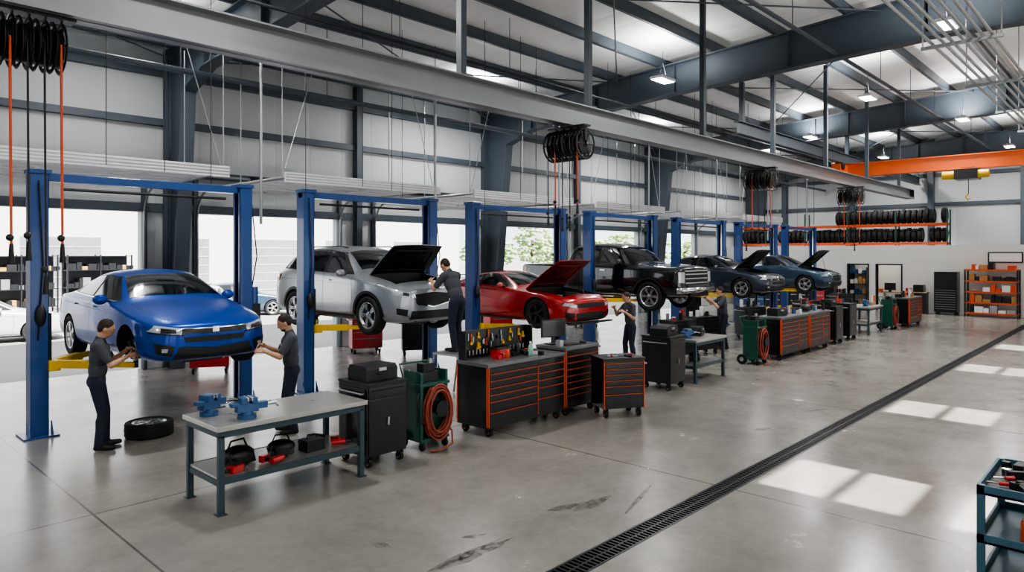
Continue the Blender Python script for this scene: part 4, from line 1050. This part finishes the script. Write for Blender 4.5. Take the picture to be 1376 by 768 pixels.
b = B(); X0, X1, Y0, Y1 = 0, .95, 0, .9
CT = M('cart_teal', '#2c5566', .45, .1, .15, 4)
for z in (.86, .5, .17):
    b.bx(X0, X1, Y0, Y1, z, z+.02, CT)
    b.bx(X0, X1, Y0, Y0+.02, z, z+.07, CT); b.bx(X0, X1, Y1-.02, Y1, z, z+.07, CT); b.bx(X0, X0+.02, Y0, Y1, z, z+.07, CT); b.bx(X1-.02, X1, Y0, Y1, z, z+.07, CT)
b.bx(X0+.02, X1-.02, Y0+.02, Y1-.02, .881, .886, BLACK)
for x in (.025, .925):
    for y in (.025, .875): b.bx(x-.025, x+.025, y-.025, y+.025, .12, .93, CT)
casters(b, .07, .88, .07, .83, .13, .06)
b.obj('service_cart', (6.12, .1, 0), bevel=.003)
b = B()
for i in range(40):
    x = .1+random.random()*.74; y = .12+random.random()*.7; a = random.random()*3.1
    if i % 3 == 0: b.cyl((x, y, .02), (x+.1*cos(a), y+.08*sin(a), .02), .008, CHROME, n=8); b.cyl((x-.01, y, .02), (x-.06*cos(a), y-.06*sin(a), .022), .016, random.choice([RED, BLACK, ORANGE]), n=8)
    elif i % 3 == 1: b.box((x, y, .03), (random.uniform(.05, .15), random.uniform(.04, .09), .055), random.choice([DARKM, BLACK, WHITE, DARKM]), rz=a)
    else: b.cyl((x, y, .0), (x, y, random.uniform(.03, .08)), random.uniform(.015, .04), random.choice([DARKM, GALV, CHROME]), n=12)
b.obj('hand_tools', (6.12, .1, .888), bevel=.003)
b = B(); b.cyl((0, 0, .08), (.35, .1, .08), .08, M('blue_plastic', '#16449c', .35), n=20); b.cyl((.35, .1, .08), (.4, .115, .08), .05, BLACK, n=14); b.obj('blue_canister', (6.25, .55, .193))
b = B(); b.bx(0, .3, 0, .25, 0, .12, DARKM); b.bx(.35, .6, .1, .3, 0, .1, BLACK); b.bx(0, .25, .35, .55, 0, .16, ORANGE); b.obj('parts_bins', (6.25, .2, .521), bevel=.01)

b = B()
OR = ORANGE
for y in (4.2, 6.0):
    for x in (34.25, 34.85): b.bx(x-.03, x+.03, y-.03, y+.03, 0, 1.98, DARKM)
for z in (.12, .55, 1.0, 1.45, 1.92): b.bx(34.22, 34.88, 4.2, 6.0, z, z+.06, OR)
b.obj('storage_shelf')
b = B()
for z in (.181, .611, 1.061, 1.511, 1.981):
    y = 4.28
    while y < 5.8:
        w = random.uniform(.12, .35); h = random.uniform(.12, .32); m = random.choice([CARDB, CARDB, WHITE, DARKM, ORANGE, GALV, BLACK])
        if random.random() < .85: b.bx(34.3, 34.3+random.uniform(.25, .5), y, y+w*.9, z, z+h, m)
        y += w
b.obj('shelf_boxes')
b = B(); b.bx(34.3, 34.9, 6.3, 7.15, .12, 1.85, BLACKM); 
for k in range(9): b.bx(34.28, 34.3, 6.33, 7.12, .18+k*.1, .27+k*.1, DARKM); b.bx(34.265, 34.28, 6.35, 7.10, .255+k*.1, .268+k*.1, GALV)
b.bx(34.28, 34.3, 6.33, 7.12, 1.15, 1.8, DARKM); casters(b, 34.36, 34.84, 6.38, 7.07, .12, .05); b.obj('tool_locker')
b = B(); b.bx(34.93, 34.99, 4.1, 5.3, 2.25, 2.7, DARKM); b.bx(34.92, 34.93, 4.15, 5.25, 2.3, 2.65, WHITE); b.obj('notice_board')
b = B(); b.bx(34.4, 34.95, 7.5, 8.4, .0, .9, DARKM); b.bx(34.35, 34.95, 7.45, 8.45, .9, .94, WOODT); b.bx(34.5, 34.9, 7.6, 8.0, .94, 1.25, BLACKM); b.bx(34.5, 34.8, 8.1, 8.3, .94, 1.1, RED); b.obj('storage_counter', bevel=.004)
b = B()
for i in range(12):
    y = 11.3+i*.42; b.bx(34.3, 34.9, y, y+.38, 0, random.uniform(.8, 1.7), random.choice([DARKM, BLACKM, DARKM, VISE, RED]))
    b.bx(34.27, 34.3, y+.05, y+.33, .3, .34, GALV); b.bx(34.27, 34.3, y+.05, y+.33, .6, .64, GALV)
b.obj('storage_locker_row', bevel=.006)
b = B()
for y in (6.85, 8.9, 11, 13, 15, 16.4):
    for x in (35.3, 35.9): b.bx(x-.03, x+.03, y-.03, y+.03, 3.001, 4.6, RGREEN)
    b.cyl((35.3, y, 3.1), (35.9, y, 3.9), .015, RGREEN, n=6)
for z in (3.1, 3.95):
    for x in (35.28, 35.92): b.bx(x-.03, x+.03, 6.85, 16.4, z-.06, z+.05, OR)
b.obj('tire_rack')
b = B()
def rowt(z, y0, y1, skip):
    y = y0
    while y < y1:
        if random.random() > skip:
            r = .31+random.random()*.03; w = .2
            b.lathe([(r*.62, -w*.4), (r*.85, -w*.5), (r, -w*.36), (r, w*.36), (r*.85, w*.5), (r*.62, w*.4)], (35.6, y, z+r), (0, 1, 0), RUBBER, 18, closed=True)
            b.lathe([(r+.003, -w*.36), (r+.003, -w*.28)], (35.6, y, z+r), (0, 1, 0), DARKM, 18)
        y += .235
rowt(3.155, 7.0, 16.2, .05); rowt(4.005, 7.0, 11.6, .08)
b.obj('tire_row')

b = B()
def px2(px, py):
    d = 2459/(py-340); t = (px-688)/928*d; return (d*.729+t*.6845, d*.6845-t*.729)
for (p, q, w) in (((590, 765), (705, 715), .09), ((575, 768), (690, 716), .05), ((735, 686), (800, 672), .07), ((770, 686), (830, 662), .09), ((1015, 578), (1040, 574), .08), ((500, 730), (530, 735), .06), ((840, 690), (885, 640), .03), ((1080, 553), (1120, 548), .05), ((620, 722), (660, 716), .05)):
    a = Vector(px2(*p)); c = Vector(px2(*q)); d = (c-a).normalized(); n = Vector((-d.y, d.x))*w
    P = []
    for k in range(9): t = k/8; P.append(a.lerp(c, t)+n*(.6+.6*random.random())*sin(pi*min(1, t*1.1+.08)))
    for k in range(8, -1, -1): t = k/8; P.append(a.lerp(c, t)-n*(.6+.6*random.random())*sin(pi*min(1, t*1.1+.08)))
    b.add([(v.x, v.y, .0012) for v in P], [(k, k+1, 16-k, 17-k) for k in range(8)], SCUFF)
b.obj('floor_scuff_marks')

# ------------------------------------------------------------------ people
def ik(a, c, l1, l2, pole):
    d = c-a; L = min(d.length, (l1+l2)*.995); dn = d.normalized(); x = (l1*l1-l2*l2+L*L)/(2*L); h = sqrt(max(0, l1*l1-x*x))
    p = pole-dn*pole.dot(dn); p.normalize(); return a+dn*x+p*h
def capsule(b, p0, p1, r0, r1, n=14):
    p0 = Vector(p0); p1 = Vector(p1); L = (p1-p0).length; pr = []
    for k in range(5): a = -pi/2+k*pi/8+.02; pr.append((max(.0005, r0*cos(a)), r0*sin(a)))
    for k in range(5): a = k*pi/8; pr.append((max(.0005, r1*cos(a-.001)), L+r1*sin(a)))
    b.lathe(pr, p0, p1-p0, SKIN, n)
def remesh(b, vox, it, name):
    me = b.mesh('t'); bm = bmesh.new(); bm.from_mesh(me); bmesh.ops.remove_doubles(bm, verts=bm.verts, dist=1e-5); bmesh.ops.recalc_face_normals(bm, faces=bm.faces); bm.to_mesh(me); bm.free()
    o = bpy.data.objects.new('t', me); COL.objects.link(o)
    r = o.modifiers.new('r', 'REMESH'); r.mode = 'VOXEL'; r.voxel_size = vox
    s = o.modifiers.new('s', 'SMOOTH'); s.factor = .5; s.iterations = it
    m = bake(o); bpy.data.objects.remove(o); m.name = name; return m
def hand(b, w, d, pn, side, curl):
    d = d.normalized(); pn = (pn-d*pn.dot(d)).normalized(); s = d.cross(pn)*side
    for k in (-1, 0, 1): capsule(b, w+s*.02*k+d*.01, w+s*.028*k+d*.085, .017, .015, 10)
    lens = [(.040, .026, .02), (.045, .028, .022), (.041, .027, .02), (.032, .02, .018)]
    for i, L in enumerate(lens):
        o = w+s*(.033-.022*i)+d*(.088-(.006 if i == 3 else 0)); dr = d.copy(); r = .0092-(.001 if i == 3 else 0)
        for q, l in enumerate(L):
            ang = curl*(.7+.25*q)
            dr = Matrix.Rotation(ang, 3, s*side*1.0) @ dr if (Matrix.Rotation(.1, 3, s*side) @ dr).dot(pn) > dr.dot(pn) else Matrix.Rotation(-ang, 3, s*side) @ dr
            e = o+dr*l; capsule(b, o, e, r, r*.92, 8); o = e; r *= .93
    o = w+s*.03+d*.025; dr = (d*.6+s*.75+pn*.25).normalized()
    for q, l in enumerate((.038, .03, .024)):
        e = o+dr*l; capsule(b, o, e, .012-.001*q, .0105-.001*q, 8); o = e; dr = (dr+pn*.35*curl+d*.3).normalized()

def person(name, loc, rz, targets, lean=0.0, head=0.0, pole=(0, -.2, -1), feet=((.12, .04), (-.12, -.05)), haircol=HAIR, hscale=1.0, beard=False):
    root = empty(name, loc, rz); root.scale = (hscale,)*3
    Mi = (Matrix.Translation(loc) @ Matrix.Rotation(rz, 4, 'Z') @ Matrix.Diagonal((hscale, hscale, hscale, 1))).inverted()
    prim = []; b = B(); V = Vector
    hip = V((0, -lean*.12, .93))
    RL = Matrix.Rotation(-lean, 3, 'X')
    def U(x, y, z): return hip+RL @ (V((x, y, z-.93)))
    def cap(p0, p1, r0, r1, lab): p0 = V(p0); p1 = V(p1); capsule(b, p0, p1, r0, r1); prim.append(('c', p0, p1, r0, r1, lab))
    def ell(c, r, lab, R=None):
        b.sph(c, r, SKIN, 18, 12, R); prim.append(('e', V(c), R.inverted() if R else None, r, None, lab))
    ell(hip+V((0, -.005, .0)), (.165, .115, .13), 'p', RL); ell(U(0, -.025, .92), (.145, .10, .11), 'p', RL)
    ell(U(0, .0, 1.08), (.168, .118, .17), 's', RL); ell(U(0, .0, 1.25), (.188, .122, .2), 's', RL); ell(U(0, .012, 1.33), (.168, .115, .13), 's', RL); ell(U(0, -.03, 1.37), (.16, .09, .1), 's', RL)
    cap(U(-.09, -.01, 1.445), U(-.185, -.01, 1.415), .06, .068, 's'); cap(U(.09, -.01, 1.445), U(.185, -.01, 1.415), .06, .068, 's')
    cap(U(0, -.01, 1.44), U(0, -.005, 1.485), .082, .068, 's'); cap(U(0, -.01, 1.44), U(0, .012, 1.555), .064, .057, 'k')
    cap(U(-.15, 0, .985), U(.15, 0, .985), .02, .02, 'p')
    RH = RL @ Matrix.Rotation(-head, 3, 'X'); nb = U(0, .01, 1.525)
    def H(x, y, z): return nb+RH @ V((x, y, z))
    ell(H(0, .005, .125), (.077, .099, .11), 'k', RH); ell(H(0, .04, .065), (.059, .063, .07), 'k', RH); ell(H(0, .062, .03), (.035, .03, .027), 'k', RH)
    cap(H(0, .095, .125), H(0, .117, .09), .009, .014, 'k'); cap(H(-.03, .088, .137), H(.03, .088, .137), .014, .014, 'k'); cap(H(-.018, .092, .052), H(.018, .092, .052), .009, .009, 'l')
    for s in (-1, 1): ell(H(s*.08, 0, .10), (.012, .022, .032), 'k', RH)
    ell(H(0, -.014, .152), (.082, .1, .096), 'h', RH); ell(H(0, -.04, .115), (.078, .07, .08), 'h', RH)
    if beard: ell(H(0, .05, .032), (.052, .05, .036), 'h', RH)
    for s, f in zip((1, -1), feet):
        hp = hip+V((s*.092, 0, -.03)); an = V((f[0], f[1], .10)); kn = ik(hp, an, .405, .405, V((s*.1, 1, 0)))
        cap(hp, kn, .098, .07, 'p'); cap(kn, an+V((0, 0, -.01)), .068, .06, 'p'); cap(kn.lerp(an, .25)+V((0, -.018, 0)), kn.lerp(an, .5)+V((0, -.01, 0)), .058, .056, 'p')
        to = V((s*.04, .17, -.062)); cap(an+V((0, -.03, -.06)), an+V((0, .05, -.055)), .04, .044, 'b'); cap(an+V((0, .05, -.06)), an+to, .044, .034, 'b'); cap(an, an+V((0, -.005, -.05)), .046, .046, 'b')
    hb = B(); 
    for s, t in zip((1, -1), targets):
        sh = U(s*.195, 0, 1.405)
        tg = Mi @ V(t) if t is not None else U(s*.27, .08, .86)
        wr = tg+(sh-tg).normalized()*.085
        el = ik(sh, wr, .29, .26, V((s*.5, pole[1], pole[2])))
        wr = el+(wr-el).normalized()*.26
        cap(sh, sh.lerp(el, .72), .068, .06, 's'); cap(sh.lerp(el, .4), el, .045, .042, 'k'); cap(el, el.lerp(wr, .35), .044, .042, 'k'); cap(el.lerp(wr, .3), wr, .041, .027, 'k')
        d = (tg-wr).normalized() if (tg-wr).length > .01 else (wr-el).normalized()
        d = ((wr-el).normalized()*.8+d*.4).normalized()
        hand(hb, wr, d, V((-s*.75, .1, -.6)), s, .55)
    me = remesh(b, .0085, 4, name+'_body')
    mats = {'k': SKIN, 's': SHIRT, 'p': PANTS, 'b': BOOT, 'h': haircol, 'l': M('lips', '#96604f', .5)}; keys = list(mats)
    me.materials.clear()
    for k in keys: me.materials.append(mats[k])
    idx = []
    for p in me.polygons:
        c = p.center; best = 9; lb = 0
        for q in prim:
            if q[0] == 'c':
                ab = q[2]-q[1]; t = max(0, min(1, (c-q[1]).dot(ab)/max(1e-9, ab.dot(ab)))); d = (c-q[1]-ab*t).length-(q[3]+(q[4]-q[3])*t)
            else:
                v = c-q[1]; v = q[2] @ v if q[2] else v; r = q[3]; k0 = sqrt((v.x/r[0])**2+(v.y/r[1])**2+(v.z/r[2])**2); k1 = sqrt((v.x/r[0]**2)**2+(v.y/r[1]**2)**2+(v.z/r[2]**2)**2)
                d = k0*(k0-1)/max(k1, 1e-6)
            if d < best: best = d; lb = keys.index(q[5])
        idx.append(lb)
    Ri = RH.inverted()
    for p in me.polygons:
        if keys[idx[p.index]] == 'h' and not beard:
            v = Ri @ (p.center-nb)
            if v.y > .045 and v.z < .165: idx[p.index] = 0
    me.polygons.foreach_set('material_index', idx); me.polygons.foreach_set('use_smooth', [True]*len(idx))
    o = bpy.data.objects.new('body', me); COL.objects.link(o); o.parent = root
    hm = remesh(hb, .0042, 2, name+'_hands'); hm.materials.clear(); hm.materials.append(SKIN); hm.polygons.foreach_set('use_smooth', [True]*len(hm.polygons))
    o = bpy.data.objects.new('hands', hm); COL.objects.link(o); o.parent = root
    e = B()
    for s in (-1, 1):
        e.sph(H(s*.029, .086, .118), .0115, EYEW, 10, 8); e.sph(H(s*.029, .0935, .118), .0058, BLACK, 8, 6); e.cyl(H(s*.045, .094, .138), H(s*.016, .1, .14), .0045, HAIR, n=6)
    e.box(U(-.1, .125, 1.33), (.06, .012, .035), WHITE, rx=-lean)
    e.obj('eyes_and_badge', parent=root)
    return root
def face(dx, dy): return atan2(dy, dx)-pi/2
person('mechanic', (2.98, 10.5, 0), face(.85, -.3), ((3.37, 10.26, 1.22), (3.40, 10.46, 1.27)), lean=.08, head=.35, feet=((.12, .02), (-.12, .08)))
person('mechanic', (5.22, 9.40, 0), face(-.8, .4), ((4.90, 9.72, 1.24), (4.76, 9.5, 1.2)), lean=.06, head=.4, feet=((.12, .02), (-.12, -.04)), beard=True)
person('mechanic', (8.52, 9.42, PF), face(-.1, 1), ((8.68, 9.98, 2.12), (8.34, 9.96, 2.12)), lean=.38, head=.3, feet=((.11, .02), (-.11, -.08)))
person('mechanic', (14.05, 9.3, 0), face(-.8, .35), ((13.72, 9.6, 1.33), (13.70, 9.3, 1.22)), lean=.1, head=.3, hscale=.98)
person('mechanic', (18.0, 8.85, 0), face(-.5, .6), ((17.7, 9.3, 1.4), (17.6, 9.1, 1.35)), lean=.1, head=.2, hscale=.98)

# ------------------------------------------------------------------ light / world / camera
w = bpy.data.worlds.new('World'); scene.world = w; w.use_nodes = True
bg = w.node_tree.nodes['Background']; bg.inputs[0].default_value = (.93, .965, 1.0, 1); bg.inputs[1].default_value = 2.7
s = bpy.data.lights.new('sun', 'SUN'); s.energy = 28; s.angle = .009; s.color = (1, .95, .88)
so = bpy.data.objects.new('sun', s); COL.objects.link(so)
dv = Vector((0.02, 7.15, -7.9)).normalized(); so.rotation_euler = dv.to_track_quat('-Z', 'Y').to_euler()

cam = bpy.data.cameras.new('camera'); co = bpy.data.objects.new('camera', cam); COL.objects.link(co)
co.location = (0, 0, 2.65); co.rotation_euler = (radians(90), 0, radians(43.2-90)); cam.sensor_width = 36; cam.lens = 928/1376*36; cam.shift_y = -44/1376; cam.clip_end = 400
scene.camera = co
scene.view_settings.view_transform = 'AgX'
scene.view_settings.look = 'AgX - Medium High Contrast'
